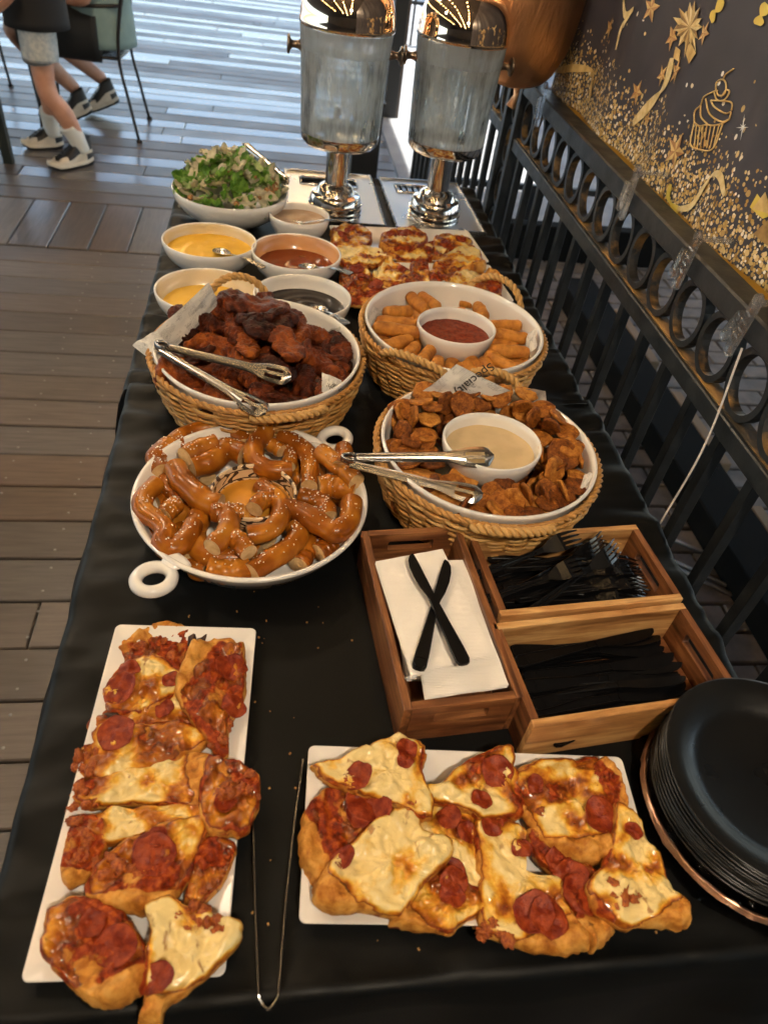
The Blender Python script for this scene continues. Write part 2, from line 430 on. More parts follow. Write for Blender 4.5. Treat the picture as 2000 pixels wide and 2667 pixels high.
# ================================================================ party banner above the rail
BX = FX + .028
def fold(yy, zz):
    return .006 * sin(yy * 23 + zz * 5) + .004 * sin(yy * 51 + 1 + zz * 9) * .5 + .010 * nz(yy * 4, zz * 2, 3.1)
def banner_mat():
    m, t, p = newmat('banner_print')
    tc = N(t, 'ShaderNodeTexCoord'); sp = N(t, 'ShaderNodeSeparateXYZ'); t.links.new(tc.outputs['Object'], sp.inputs[0])
    z = sp.outputs[2]; yv = sp.outputs[1]
    cmb = N(t, 'ShaderNodeCombineXYZ'); t.links.new(yv, cmb.inputs[0]); t.links.new(z, cmb.inputs[1])
    base = ramp(t, [(.35, (.042, .040, .051)), (.65, (.060, .057, .073))], noi(t, cmb.outputs[0], 5, 2)).outputs[0]
    # height of the glitter heap varies along the banner
    edge = mth(t, 'MULTIPLY', noi(t, cmb.outputs[0], 3.0, 2), .14)
    col = base
    for sc, rad, cols, reach, dens in ((100, .50, [(0, (.24, .13, .03)), (.5, (.52, .32, .09)), (1, (.80, .62, .34))], .125, 1.15),
                                 (140, .48, [(0, (.40, .22, .06)), (.6, (.72, .52, .20)), (1, (.95, .9, .82))], .15, 1.0),
                                 (62, .30, [(0, (.48, .30, .10)), (.7, (.75, .58, .28)), (1, (.9, .86, .8))], .24, .55)):
        vo = N(t, 'ShaderNodeTexVoronoi', feature='F1', voronoi_dimensions='2D'); vo.inputs['Scale'].default_value = sc
        t.links.new(cmb.outputs[0], vo.inputs['Vector'])
        sr = N(t, 'ShaderNodeSeparateColor'); t.links.new(vo.outputs['Color'], sr.inputs[0])
        # density falls with height above the hem
        h = mth(t, 'SUBTRACT', mth(t, 'ADD', edge, reach - .06), z)
        dn = mth(t, 'MULTIPLY', mth(t, 'MULTIPLY', h, 9.0 if sc > 80 else 2.2, True), dens)
        on = mth(t, 'LESS_THAN', sr.outputs[0], dn)
        dot = mth(t, 'LESS_THAN', vo.outputs['Distance'], mth(t, 'ADD', mth(t, 'MULTIPLY', sr.outputs[1], rad * .6), rad * .4))
        f = mth(t, 'MULTIPLY', on, dot)
        col = mixc(t, f, col, ramp(t, cols, sr.outputs[2]).outputs[0])
    hem = mth(t, 'LESS_THAN', z, .022)
    col = mixc(t, hem, col, (.42, .23, .035))
    t.links.new(col, p.inputs['Base Color']); setp(p, rough=.55, spec=.3)
banner_mat()
BZ = 1.005; BH = .98; BY0, BY1 = -.1, 1.93
ban = thing('party_banner', 'black party banner printed with gold glitter, stars and a cupcake', 'banner', (BX, 0, BZ))
b = MB(); ny, nzz = 120, 50
for side in (0, 1):
    for i in range(ny + 1):
        for j in range(nzz + 1):
            yy = BY0 + (BY1 - BY0) * i / ny; zz = BH * j / nzz
            b.v.append(Vector((fold(yy, zz) + side * .0015, yy, zz)))
q = (ny + 1) * (nzz + 1)
for i in range(ny):
    for j in range(nzz):
        a = i * (nzz + 1) + j
        b.f.append((a, a + 1, a + nzz + 2, a + nzz + 1)); b.f.append((q + a, q + a + nzz + 1, q + a + nzz + 2, q + a + 1))
b.obj('cloth', 'banner_print', ban)
simple('print_gold', (.50, .30, .09), .5, (.78, .58, .25), 40)
simple('print_gold_light', (.62, .45, .18), .5, (.85, .70, .40), 60)
simple('print_gold_dark', (.22, .12, .04), .5, (.40, .24, .08), 60)
simple('print_copper', (.33, .15, .05), .5, (.50, .26, .11), 60)
simple('print_yellow', (.62, .45, .06), .5, (.72, .55, .10), 20)
simple('print_white', (.8, .78, .76), .5)
def bpt(px, py):
    v = WX(px, py, BX); return (v.y, v.z - BZ)
def flat(name, polys, mats, ids=None, lift=.002):
    b = MB()
    for i, poly in enumerate(polys):
        vs = [Vector((fold(yy, zz) - lift, yy, zz)) for yy, zz in poly]
        b.add(vs, [tuple(range(len(vs)))], ids[i] if ids else 0)
    return b.obj(name, mats, ban, smooth=False)
def star(px, py, size, rot, three=True, mat=None):
    c = bpt(px, py); P = []
    for k in range(10):
        r = size if k % 2 == 0 else size * .42; a = rot + pi / 2 + k * pi / 5
        P.append((c[0] + r * cos(a), c[1] + r * sin(a)))
    polys = []; ids = []
    for k in range(10):
        polys.append([c, P[k], P[(k + 1) % 10]]); ids.append(k % 2)
    flat('printed_star', polys, [mat or 'print_copper', 'print_gold'] if three else [mat or 'print_copper', 'print_copper'], ids)
for a in ((1578, 72, .020, .2), (1703, 22, .024, 0), (1755, 185, .022, -.1), (1652, 240, .022, .2), (1676, 310, .014, 0), (1762, 395, .030, .1),
          (1848, 88, .017, .2), (1742, 95, .022, .3), (1715, 195, .018, .5)):
    star(*a)
def ribbon(pts, w, mat='print_gold_light', name='printed_ribbon'):
    P = [Vector((*bpt(*p), 0)) for p in pts]; P = spline(P, 26); b = MB(); n = len(P)
    for i, p in enumerate(P):
        t = (P[min(i + 1, n - 1)] - P[max(i - 1, 0)]).normalized(); nn = Vector((-t.y, t.x, 0)); ww = w * (.25 + .75 * abs(sin(i / (n - 1) * pi * 1.7 + .4)))
        for s in (-1, 1):
            qv = p + nn * ww * s; b.v.append(Vector((fold(qv.x, qv.y) - .0025, qv.x, qv.y)))
    for i in range(n - 1): b.f.append((2 * i, 2 * i + 1, 2 * i + 3, 2 * i + 2))
    return b.obj(name, mat, ban, smooth=False)
ribbon([(1622, 0), (1630, 40), (1655, 25), (1640, 45), (1618, 75), (1605, 130)], .006)
ribbon([(1445, 185), (1500, 178), (1535, 185), (1532, 220), (1530, 265)], .008, 'print_gold')
ribbon([(1640, 320), (1690, 265), (1725, 215), (1742, 150)], .011, 'print_gold_light')
ribbon([(1765, 545), (1800, 535), (1835, 480), (1858, 452), (1885, 465), (1900, 510)], .006)
ribbon([(1750, 480), (1743, 510), (1755, 540), (1768, 548)], .007, 'print_yellow')
ribbon([(1900, 0), (1880, 30), (1866, 55)], .011, 'print_yellow'); ribbon([(1995, 10), (1980, 40), (1970, 65)], .012, 'print_yellow')
# folded gift bow
cb = (1790, 70); polys = []; ids = []
rb = random.Random(5)
for k in range(16):
    a = k * 2 * pi / 16 + rb.uniform(-.1, .1); R_ = rb.uniform(40, 78) if k % 2 else rb.uniform(62, 95)
    tip = (cb[0] + R_ * cos(a) * .62, cb[1] + R_ * sin(a)); a2 = a + .34; a3 = a - .34
    s1 = (cb[0] + 36 * cos(a2) * .7, cb[1] + 36 * sin(a2)); s2 = (cb[0] + 36 * cos(a3) * .7, cb[1] + 36 * sin(a3))
    polys += [[bpt(*cb), bpt(*s1), bpt(*tip)], [bpt(*cb), bpt(*tip), bpt(*s2)]]; ids += [k % 3, (k + 1) % 3]
flat('printed_bow', polys, ['print_gold_light', 'print_gold', 'print_gold_dark'], ids, .003)
polys = [[bpt(1800, 110), bpt(1828, 140), bpt(1808, 168), bpt(1780, 130)], [bpt(1765, 130), bpt(1762, 160), bpt(1745, 150), bpt(1752, 120)]]
flat('printed_bow_tail', polys, ['print_gold'], None, .0026)
# cupcake line drawing: zoomed outline in photo pixels
def line(pts, r=.0013, mat='print_gold', n=18):
    P = spline([Vector((*bpt(*p), 0)) for p in pts], n)
    b = MB().tube([(fold(p.x, p.y) - .0018, p.x, p.y) for p in P], r, 5); return b.obj('printed_line', mat, ban)
Zc = lambda L: [(1300 + x / 2.37, y_ / 2.37) for x, y_ in L]
for L in ([(1210, 755), (1185, 890), (1240, 925), (1310, 915), (1370, 760)], [(1210, 755), (1240, 780), (1280, 770), (1320, 775), (1370, 760), (1405, 735)],
          [(1210, 755), (1215, 690), (1250, 650), (1270, 600), (1330, 565), (1350, 560)], [(1405, 735), (1415, 690), (1385, 700), (1330, 660), (1310, 620)],
          [(1420, 680), (1420, 630), (1350, 620), (1330, 570)], [(1250, 650), (1250, 720), (1290, 770)], [(1280, 610), (1300, 700), (1360, 750), (1405, 735)],
          [(1310, 620), (1380, 620), (1415, 570), (1400, 555), (1370, 600)], [(1340, 550), (1345, 510), (1380, 490), (1400, 520), (1390, 580), (1355, 590), (1340, 550)],
          [(1385, 490), (1400, 460), (1445, 425)]):
    line(Zc(L))
for k in range(7):
    x0 = 1222 + k * 21; line(Zc([(x0, 775), (x0 - 8 - k * 2, 850), (x0 - 14 - k * 4, 915)]), .0010, n=6)
c = (1932, 332); polys = []
for dx, dy in ((0, 36), (22, 0), (10, 10), (-10, 10)):
    w = 2.6
    nx, ny2 = (-dy, dx); l = hypot(nx, ny2); nx, ny2 = nx / l * w, ny2 / l * w
    polys.append([bpt(c[0] + dx, c[1] + dy), bpt(c[0] + nx, c[1] + ny2), bpt(c[0] - dx, c[1] - dy), bpt(c[0] - nx, c[1] - ny2)])
flat('printed_sparkle', polys, ['print_white'], None, .0022)
# big gold star lower right of the banner
flat('printed_star', [[bpt(*p) for p in L] for L in ([(1960, 545), (1995, 500), (2010, 560)], [(1955, 540), (1975, 505), (2010, 560), (1985, 570)], [(1960, 610), (2010, 560), (2030, 590), (1990, 640)])],
     ['print_gold', 'print_yellow', 'print_gold_dark'], [0, 1, 2])

# white string tied from the last clip to the table edge
tag(MB().tube(spline([(FX - .02, .785, .985), (.6, .735, .86), (.563, .695, .745)], 14), .0016, 6).obj('white_string', 'white_cord' if 'white_cord' in MATS else simple('white_cord', (.6, .55, .52), .7)),
    'thin pinkish white string running from the rail clip to the table edge', 'string')

# ================================================================ foil balloons
def foil_mat():
    m, t, p = newmat('copper_foil')
    v = coords(t, 'Object', (1, 1, .35), True); n = noi(t, v, 26, 3, .6, .6); n2 = noi(t, coords(t, 'Object', (1, 1, 1), True), 4, 2)
    p.inputs['Base Color'].default_value = (.93, .52, .28, 1); setp(p, metal=1, rough=.42); bump(t, p, n, .4, .015)
foil_mat()
def balloon(name, label, loc, rz, rx, ry, h, tail=True):
    t = thing(name, label, 'balloon', loc, rz, 'foil balloons')
    b = MB(); n = 56; rows_ = 40
    for j in range(rows_ + 1):
        v = j / rows_; a = pi * v; zz = -cos(a) * h / 2
        prof = max(sin(a), 0) ** .55
        for k in range(n):
            th = 2 * pi * k / n
            seam = abs(cos(th)) ** 8
            wr = 1 + .03 * seam * sin(v * 70) + .012 * sin(v * 37 + 2 * th)
            x_ = cos(th) * rx * prof * wr; y_ = math.copysign(abs(sin(th)) ** .85, sin(th)) * ry * prof
            b.v.append(Vector((x_, y_, zz + h / 2)))
    for j in range(rows_):
        for k in range(n): b.f.append((j * n + k, j * n + (k + 1) % n, (j + 1) * n + (k + 1) % n, (j + 1) * n + k))
    b.obj('foil_body', 'copper_foil', t)
    MB().tube([(0, 0, .012), (.004, 0, -.02), (-.004, .004, -.045)], [.012, .007, .013], 8, flat=.35).obj('tail', 'copper_foil', t)
    return t
balloon('foil_balloon', 'large copper foil balloon hanging in front of the fence post', (.565, 1.87, 1.035), .55, .150, .10, .74)
balloon('foil_balloon', 'pale copper foil balloon squeezed behind the right dispenser lid', (.50, 2.16, 1.07), .1, .13, .10, .66)
simple('gold_string', (.62, .42, .08), .35)
p0_, p1_ = Vector((.545, 1.93, 1.0)), Vector((.50, 1.98, .745))
tag(MB().tube(spline([(.49, 2.0, 1.06), (.47, 1.99, .92), (.455, 1.97, .747)], 14), .0016, 5).obj('balloon_string', 'gold_string'), 'gold curling string hanging down behind the right dispenser', 'string')

# ================================================================ things beyond
t = thing('square_post', 'tall square black post behind the two dispensers', 'post', (.83, 5.72, -.035))
MB().box((0, 0, 1.5), (.09, .09, 3.0), ch=.004).obj('shaft', 'black_paint', t, smooth=False)
MB().box((.055, 0, .5), (.018, .07, 1.0), ch=.003).obj('brown_board', 'plank_red', t, smooth=False)
t = thing('black_bollard', 'square black bollard seen between the dispenser stems', 'bollard', (.50, 4.22, 0))
MB().box((0, 0, .2), (.15, .12, .4), ch=.006).obj('shaft', 'black_paint', t, smooth=False)
MB().box((0, 0, .41), (.165, .135, .02), ch=.004).obj('cap', 'black_paint', t, smooth=False)
t = thing('iron_gate', 'far black iron gate on the pale walk', 'gate', (.95, 8.3, -.035))
for z in (.35, 1.05): MB().box((.45, 0, z), (.9, .03, .03)).obj('rail', 'black_iron', t, smooth=False)
gm = MB().box((0, 0, .6), (.022, .022, 1.2)); gme = mesh('bar', gm.v, gm.f, 'black_iron', False)
for k in range(8): link('bar', gme, t, (.02 + k * .123, 0, 0))
t = thing('low_barrier', 'low black beam and rail across the walk behind the fence', 'barrier', (.80, 3.42, -.035))
MB().box((.6, 0, .09), (1.2, .07, .18), ch=.004).obj('beam', 'matte_black', t, smooth=False)
MB().box((.6, .5, .18), (1.2, .03, .03)).obj('rail', 'black_iron', t, smooth=False)
MB().box((.6, .5, .09), (.03, .028, .18)).obj('stub', 'black_iron', t, smooth=False)
t = thing('timber_kerb', 'dark timber kerb with tan edge boards along the brick paving', 'kerb', (1.33, .4, -.03))
MB().box((.05, 1.3, .05), (.16, 2.6, .10), ch=.004).obj('beam', 'matte_black', t, smooth=False)
for k in range(4): MB().box((.155, .25 + k * .62, .07), (.04, .42, .05), ch=.003).obj('board', 'tan_timber', t, smooth=False)
simple('pale_metal', (.30, .30, .31), .4, metal=1)
t = thing('metal_rack', 'pale metal tube frame lying low beyond the fence', 'rack', (0, 0, 0))
for a, b_ in (((1705, 1385), (1950, 1490)), ((1760, 1480), (1960, 1575)), ((1755, 1462), (1990, 1570))):
    q0, q1 = W(*a, -.02), W(*b_, -.02); MB().tube([q0, q1], .006, 8).obj('tube', 'pale_metal', t)
# ================================================================ table and cloths
TX0, TX1, TY0, TY1 = -.214, .548, .155, 2.02
simple('table_plastic', (.5, .5, .48), .6); simple('grey_steel', (.25, .25, .26), .4, metal=1)
t = thing('folding_table', 'long folding buffet table under black cloths', 'table', ((TX0 + TX1) / 2, (TY0 + TY1) / 2, 0))
MB().box((0, 0, TZ - .03), (TX1 - TX0 - .02, TY1 - TY0 - .02, .045), ch=.006).obj('tabletop', 'table_plastic', t, smooth=False)
for sx in (-1, 1):
    for sy in (-1, 1):
        MB().tube([(sx * .3, sy * .75, 0), (sx * .3, sy * .75, TZ - .05)], .014, 10).obj('leg', 'grey_steel', t)
def cloth(name, label, x0, x1, y0, y1, dl, dr, df, db, seed, zoff=0, amp=1.0):
    b = MB(); st = .0085
    us = []
    u = x0 - dl
    nx = int((x1 - x0 + dl + dr) / st); nyy = int((y1 - y0 + df + db) / st)
    r = .012
    def edge(s, lo, hi):
        # arc length s -> (pos, drop)
        if s < lo: d = lo - s; return lo - min(d, r) * .45 - max(0, d - r) * .05, max(0, d - r * .4), d
        if s > hi: d = s - hi; return hi + min(d, r) * .45 + max(0, d - r) * .05, max(0, d - r * .4), d
        return s, 0, 0
    for i in range(nx + 1):
        for j in range(nyy + 1):
            su = x0 - dl + (x1 - x0 + dl + dr) * i / nx; sv = y0 - df + (y1 - y0 + df + db) * j / nyy
            X_, d1, e1 = edge(su, x0, x1); Y_, d2, e2 = edge(sv, y0, y1)
            drop = d1 + d2
            z_ = TZ + zoff - drop
            near = max(smooth(.13, 0, X_ - x0), smooth(.12, 0, x1 - X_), smooth(.06, 0, Y_ - y0) * .5, smooth(.10, 0, y1 - Y_) * .6)
            # wrinkles run across the cloth from the edge inwards
            ph = Y_ * 34 + X_ * 9 + seed + 3 * nz(X_ * 3, Y_ * 3, seed)
            w = (abs(sin(ph)) ** 1.5) * .5 + .8 * abs(nz(X_ * 6 + seed, Y_ * 22, 2)) + .6 * abs(nz(X_ * 14, Y_ * 40 + seed, 5))
            if drop == 0: z_ += amp * (.015 * near * w + .0012 * (1 - near) * abs(nz(X_ * 9, Y_ * 9, seed)))
            else:
                fl = min(1, drop / .1)
                if e1 > 0:
                    s_ = -1 if su < x0 else 1
                    X_ += s_ * (.008 + fl * .016 * (sin(sv * 30 + seed) * .5 + .7 * nz(sv * 12, seed, 1) + .45)) * min(1, e1 / .03)
                if e2 > 0:
                    s_ = -1 if sv < y0 else 1
                    Y_ += s_ * (.006 + fl * .016 * (sin(su * 26 + seed) * .5 + .7 * nz(su * 11, seed, 4) + .45)) * min(1, e2 / .03)
                z_ += amp * .015 * w * max(0, 1 - drop / .02)
                z_ += .03 * nz(su * 5, sv * 5, seed + 9) * fl
            if drop == 0:            # packing creases left in the fabric
                for cr_, at_ in ((X_, .165), (Y_, .62), (Y_, 1.36)): z_ += .0016 * math.exp(-((cr_ - at_) / .006) ** 2)
            b.v.append(Vector((X_, Y_, max(z_, .01))))
    for i in range(nx):
        for j in range(nyy):
            a = i * (nyy + 1) + j; b.f.append((a, a + nyy + 1, a + nyy + 2, a + 1))
    o = b.obj(name, 'black_cloth'); return tag(o, label, 'tablecloth', 'black tablecloths')
cloth('tablecloth', 'black tablecloth over the far half of the table, under dispensers and bowls', TX0 - .006, TX1 - .004, .985, TY1, .33, .30, .0, .28, 3.3, .0)
cloth('tablecloth', 'black tablecloth over the near half of the table, under pizza trays and crates', TX0, TX1 + .004, TY0, 1.0, .33, .30, .26, .0, 8.1, .0035, .8)

# ================================================================ string lights under the roof (seen lit in the dispenser lids and sauces)
m, t_, p_ = newmat('warm_bulb'); p_.inputs['Emission Color'].default_value = (1, .62, .26, 1); p_.inputs['Emission Strength'].default_value = 14
m.cycles.emission_sampling = 'NONE'
p_.inputs['Base Color'].default_value = (1, .8, .5, 1)
bb = MB().lathe([(0, -.035), (.016, -.03), (.024, -.012), (.02, .008), (.011, .022), (.011, .04), (0, .04)], 12); bulb_me = mesh('glass_bulb', bb.v, bb.f, 'warm_bulb')
def string_light(label, x, y0, y1, n, z, energy):
    t = thing('string_light', label, 'string lights', (x, y0, z), 0, 'string lights under the roof')
    pts = []
    for i in range(n * 4 + 1):
        u = i / (n * 4); pts.append((0, (y1 - y0) * u, .12 * (2 * u - 1) ** 2))
    MB().tube(pts, .004, 5).obj('cable', 'black_paint', t)
    for i in range(n):
        u = (i + .5) / n
        link('glass_bulb', bulb_me, t, (0, (y1 - y0) * u, .12 * (2 * u - 1) ** 2 - .045))
    return t
WARM = (1.0, .86, .67)
def lamp(x, y, z, e, r=.05):
    l = bpy.data.lights.new('lamp_light', 'POINT'); l.energy = e; l.color = WARM; l.shadow_soft_size = r
    return l
simple('lamp_shade', (.05, .045, .04), .5)
m, t_, p_ = newmat('lamp_globe'); p_.inputs['Emission Color'].default_value = (1, .68, .36, 1); p_.inputs['Emission Strength'].default_value = 14; p_.inputs['Base Color'].default_value = (.9, .85, .75, 1)
def pendant(label, x, y, z, e):
    t = thing('pendant_lamp', label, 'lamp', (x, y, z), 0, 'pendant lamps under the roof')
    MB().lathe([(0, .13), (.02, .13), (.03, .10), (.13, .03), (.135, .03), (.035, .115), (0, .115)], 24).obj('shade', 'lamp_shade', t)
    MB().lathe([(0, -.05), (.035, -.038), (.05, 0), (.035, .038), (.015, .06), (0, .06)], 16).obj('globe', 'lamp_globe', t)
    MB().tube([(0, 0, .13), (0, 0, 2.87 - z)], .004, 6).obj('cord', 'black_paint', t)
    l = bpy.data.lights.new('lamp_light', 'POINT'); l.energy = e; l.color = WARM; l.shadow_soft_size = .06
    o = bpy.data.objects.new('lamp_light', l); COL.objects.link(o); o.location = (0, 0, -.075); o.parent = t
for i, (x_, y0_, y1_) in enumerate(((-1.2, -3, 8), (.3, -3, 8), (-2.6, -2, 9), (-.45, -4, 7))):
    string_light(('string of small warm bulbs over the left of the table', 'string of small warm bulbs right above the table', 'string of small warm bulbs over the far deck', 'string of small warm bulbs over the left table edge')[i], x_, y0_, y1_, 30, 2.65, 0)
pendant('pendant lamp hanging over the near end of the table', .25, -.55, 2.35, 14)
pendant('added pendant fill lamp over the deck left of the far table end', -.75, 2.6, 2.45, 7)  # added fill lamp, kept away from the fence rails
pendant('added pendant fill lamp over the deck left of the table', -1.3, 1.2, 2.45, 6)  # added fill lamp to brighten the dark near deck
# ================================================================ dishes: materials
simple('white_ceramic', (.78, .76, .73), .18, (.82, .80, .77), 3, coat=.5, coatr=.06)
simple('chrome', (.70, .68, .66), .12, metal=1, bs=7, bstr=.04, bdist=.01)
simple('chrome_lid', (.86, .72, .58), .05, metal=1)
simple('brushed_steel', (.55, .54, .53), .24, metal=1, rvar=.06, nscale=30, stretch=(1, 8, 1))
simple('tray_steel', (.80, .80, .80), .32, metal=1, rvar=.08, nscale=12)
simple('bronze_knob', (.24, .19, .15), .35, metal=1)
condensation('fogged_acrylic', .24, .85, (.94, .98, 1.0), (.97, .98, .99))
condensation('frosted_band', .55, .9, (.88, .94, .99), (.97, .98, .99))
condensation('water', .0, .03, (.8, .9, .95), (.93, .97, .99))
simple('newsprint_paper', (.62, .60, .56), .8)

def dispenser(x, y, label, trayw, trayl, tx, ty, trz, handle_dark):
    t = thing('drink_dispenser', label, 'drink dispenser', (x, y, TZ), 0, 'water dispensers')
    # base foot with stacked rings and the stem
    MB().lathe([(0, .008), (.060, .008), (.064, .012), (.064, .018), (.061, .020), (.064, .023), (.064, .029), (.061, .031), (.064, .034), (.064, .041), (.061, .044),
                (.060, .052), (.056, .060), (.050, .062), (.046, .064), (.043, .070), (.038, .078), (.030, .082), (.0265, .086), (.0265, .175), (.034, .177), (0, .177)], 64).obj('foot', 'chrome', t, smooth=True, ang=35)
    MB().lathe([(0, .166), (.060, .167), (.078, .171), (.0865, .180), (.088, .196), (.0865, .1965), (.0845, .184), (.075, .177), (0, .176)], 64).obj('bottom_cup', 'chrome', t, ang=40)
    MB().lathe([(.0868, .190), (.0875, .1965), (.0890, .24), (.0905, .28), (.092, .32), (.0935, .365)], 64).obj('acrylic_cylinder', 'fogged_acrylic', t)
    wl = .335
    MB().lathe([(0, .181), (.0815, .183), (.0835, .198), (.0885, wl), (.086, wl + .001), (0, wl + .001)], 48).obj('water', 'water', t)
    MB().lathe([(.0937, .352), (.0950, .360), (.0945, .366), (.0957, .378), (.0965, .392)], 64).obj('collar', 'frosted_band', t)
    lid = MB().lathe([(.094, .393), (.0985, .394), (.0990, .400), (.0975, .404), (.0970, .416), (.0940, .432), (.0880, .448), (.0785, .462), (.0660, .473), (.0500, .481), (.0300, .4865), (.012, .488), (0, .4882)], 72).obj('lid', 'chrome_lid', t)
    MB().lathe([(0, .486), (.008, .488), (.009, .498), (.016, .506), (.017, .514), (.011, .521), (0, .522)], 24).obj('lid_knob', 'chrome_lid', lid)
    for s in (-1, 1):
        k = MB().lathe([(0, 0), (.011, 0), (.008, .006), (.0068, .012), (.0072, .018), (.011, .0215), (.0175, .0235), (.0185, .026), (.016, .0285), (0, .029)], 24)
        k.obj('side_knob', 'bronze_knob', t, (s * .0925, 0, .352), (0, s * pi / 2, 0))
    # tap hidden on the far side
    tp = MB().tube([(0, .09, .21), (0, .125, .21), (0, .13, .185)], [.009, .009, .007], 10).obj('tap', 'chrome', t)
    tr = thing('dispenser_tray', label.replace('water dispenser', 'tray under the dispenser').split(' with ')[0] + (' with an open drip slot' if handle_dark else ' with a slatted drip grille'), 'tray', (tx, ty, TZ + .0035), trz, 'steel trays under the dispensers')
    hw, hl = trayw / 2, trayl / 2
    b = MB()
    # plate with a slot: frame of four boxes around the slot
    sx0, sx1, sy0, sy1 = -hw * .70, hw * .66, hl * .42, hl * .78
    for (a0, a1, b0, b1) in ((-hw, hw, -hl, sy0), (-hw, hw, sy1, hl), (-hw, sx0, sy0, sy1), (sx1, hw, sy0, sy1)):
        b.box(((a0 + a1) / 2, (b0 + b1) / 2, .004), (a1 - a0, b1 - b0, .006))
    b.obj('plate', 'tray_steel', tr, smooth=False)
    b = MB()
    for (a0, a1, b0, b1) in ((-hw - .004, hw + .004, -hl - .004, -hl), (-hw - .004, hw + .004, hl, hl + .004), (-hw - .004, -hw, -hl, hl), (hw, hw + .004, -hl, hl)):
        b.box(((a0 + a1) / 2, (b0 + b1) / 2, .0055), (a1 - a0, b1 - b0, .011))
    b.obj('edge', 'brushed_steel', tr, smooth=False)
    b = MB().tube([(sx0 + .004, sy0 + .004, .0078), (sx1 - .004, sy0 + .004, .0078), (sx1 - .004, sy1 - .004, .0078), (sx0 + .004, sy1 - .004, .0078)], .003, 6, closed=True)
    b.obj('slot_rim', 'chrome', tr)
    if not handle_dark:
        for k in range(9):
            xx = sx0 + (sx1 - sx0) * (k + .5) / 9
            MB().box((xx, (sy0 + sy1) / 2, .0045), ((sx1 - sx0) / 14, sy1 - sy0, .004)).obj('slat', 'brushed_steel', tr, smooth=False)
    return t
dispenser(.148, 1.747, 'left water dispenser with fogged cylinder, steel stem and copper-lit dome lid', .225, .33, .150, 1.862, 0.015, True)
dispenser(.394, 1.765, 'right water dispenser with fogged cylinder beside the fence and balloons', .215, .33, .400, 1.862, .03, False)

# ================================================================ bowls
def bowl(name, label, x, y, R, h, liquid, lz, sy=1.0, group=None, floor_=.45, z0=TZ + .002, mat='white_ceramic', liqname='sauce', th=.004, n=64, wob=None, parent=None, inner=None):
    t = thing(name, label, 'bowl', (x, y, z0), 0, group)
    f = R * floor_
    out = [(0, .002), (f * .8, 0), (f, .002), (f * 1.02, .006)]
    inn = []
    for k in range(1, 9):
        u = k / 8; r = f + (R - f) * (sin(u * pi / 2) ** .85); out.append((r, .006 + (h - .006) * u ** 1.25))
    prof = out + [(R - th * .4, h + th * .45), (R - th, h)]
    for k in range(7, -1, -1):
        u = k / 8; r = f + (R - f) * (sin(u * pi / 2) ** .85) - th if k else f * .8; inn.append((r, .006 + th + (h - .006 - th) * u ** 1.25))
    prof += inn + [(0, .006 + th)]
    MB().lathe(prof, n, sy=sy, mis=[0 if q < len(out) + 1 else 1 for q in range(len(prof) - 1)]).obj('body', [mat, inner or mat], t)
    if liquid:
        u = (max(0, (lz - .006)) / (h - .006)) ** (1 / 1.25); r = f + (R - f) * (sin(u * pi / 2) ** .85) - th * .8
        b = MB(); pr = [(0, 0)] + [(r * k / 14, 0) for k in range(1, 14)] + [(r - .001, .0006), (r + .0008, .0022)]
        b.lathe(pr, n, sy=sy)
        for v in b.v:
            rr = hypot(v.x, v.y) / r
            if wob and rr < .97: v.z += wob(v.x, v.y, rr)
            v.z += lz
        b.obj(liqname, liquid, t)
    return t
def sauce(name, c1, c2, rough, nsc=30, lo=.4, hi=.6, bs=25, bstr=.08, bd=.003, coat=.15, spec=.5):
    m = simple(name, c1, rough, c2, nsc, lo, hi, bs=bs, bstr=bstr, bdist=bd, coat=coat, coatr=.1, spec=.3); return m
sauce('cheese_dip', (.74, .42, .035), (.80, .48, .055), .25)
sauce('honey_mustard', (.76, .45, .05), (.80, .50, .085), .25)
sauce('buffalo_sauce', (.14, .022, .005), (.19, .035, .008), .15, 8)
sauce('barbecue_sauce', (.011, .007, .006), (.018, .011, .009), .2, 8, coat=.1)
sauce('peanut_dip', (.36, .24, .15), (.42, .28, .18), .3)
sauce('marinara', (.12, .013, .004), (.22, .032, .008), .5, 160, bs=220, bstr=.4, bd=.001, coat=0)
sauce('ranch_dip', (.55, .42, .24), (.60, .46, .27), .3, 40)
sauce('beer_cheese', (.50, .20, .016), (.60, .27, .03), .3, 14)
for mname, col in (('ceramic_yellow_film', (.74, .58, .28)), ('ceramic_orange_film', (.66, .28, .06))):
    simple(mname, col, .2, (.74, .70, .62), 5, .35, .8, coat=.5)
swirl = lambda x, y_, r: .0016 * sin(r * 22 + atan2(y_, x) * 2 + 3 * nz(x * 20, y_ * 20, 1)) * (1 - r)
gentle = lambda x, y_, r: .0016 * nz(x * 34, y_ * 34, 4) + .0007 * sin(r * 16 + atan2(y_, x) + 2 * nz(x * 25, y_ * 25, 7)) * (1 - r)
bowl('sauce_bowl', 'white bowl of pale brown dip beside the salad', .060, 1.600, .0665, .060, 'peanut_dip', .047, .95, 'sauce bowls', .5, wob=lambda x, y_, r: .0025 * nz(x * 45, y_ * 45, 4))
bowl('sauce_bowl', 'white bowl of smooth yellow sauce with a spoon, left of the red sauce', -.121, 1.432, .0925, .060, 'cheese_dip', .040, .90, 'sauce bowls', .55, inner='ceramic_yellow_film', wob=gentle)
bowl('sauce_bowl', 'white bowl of dark red hot sauce with orange stained rim', .050, 1.407, .0895, .060, 'buffalo_sauce', .032, .95, 'sauce bowls', .55, inner='ceramic_orange_film', wob=gentle)
bowl('sauce_bowl', 'white bowl of yellow sauce half hidden behind the chicken wings', -.112, 1.222, .091, .060, 'honey_mustard', .033, .92, 'sauce bowls', .55, inner='ceramic_yellow_film', wob=gentle)
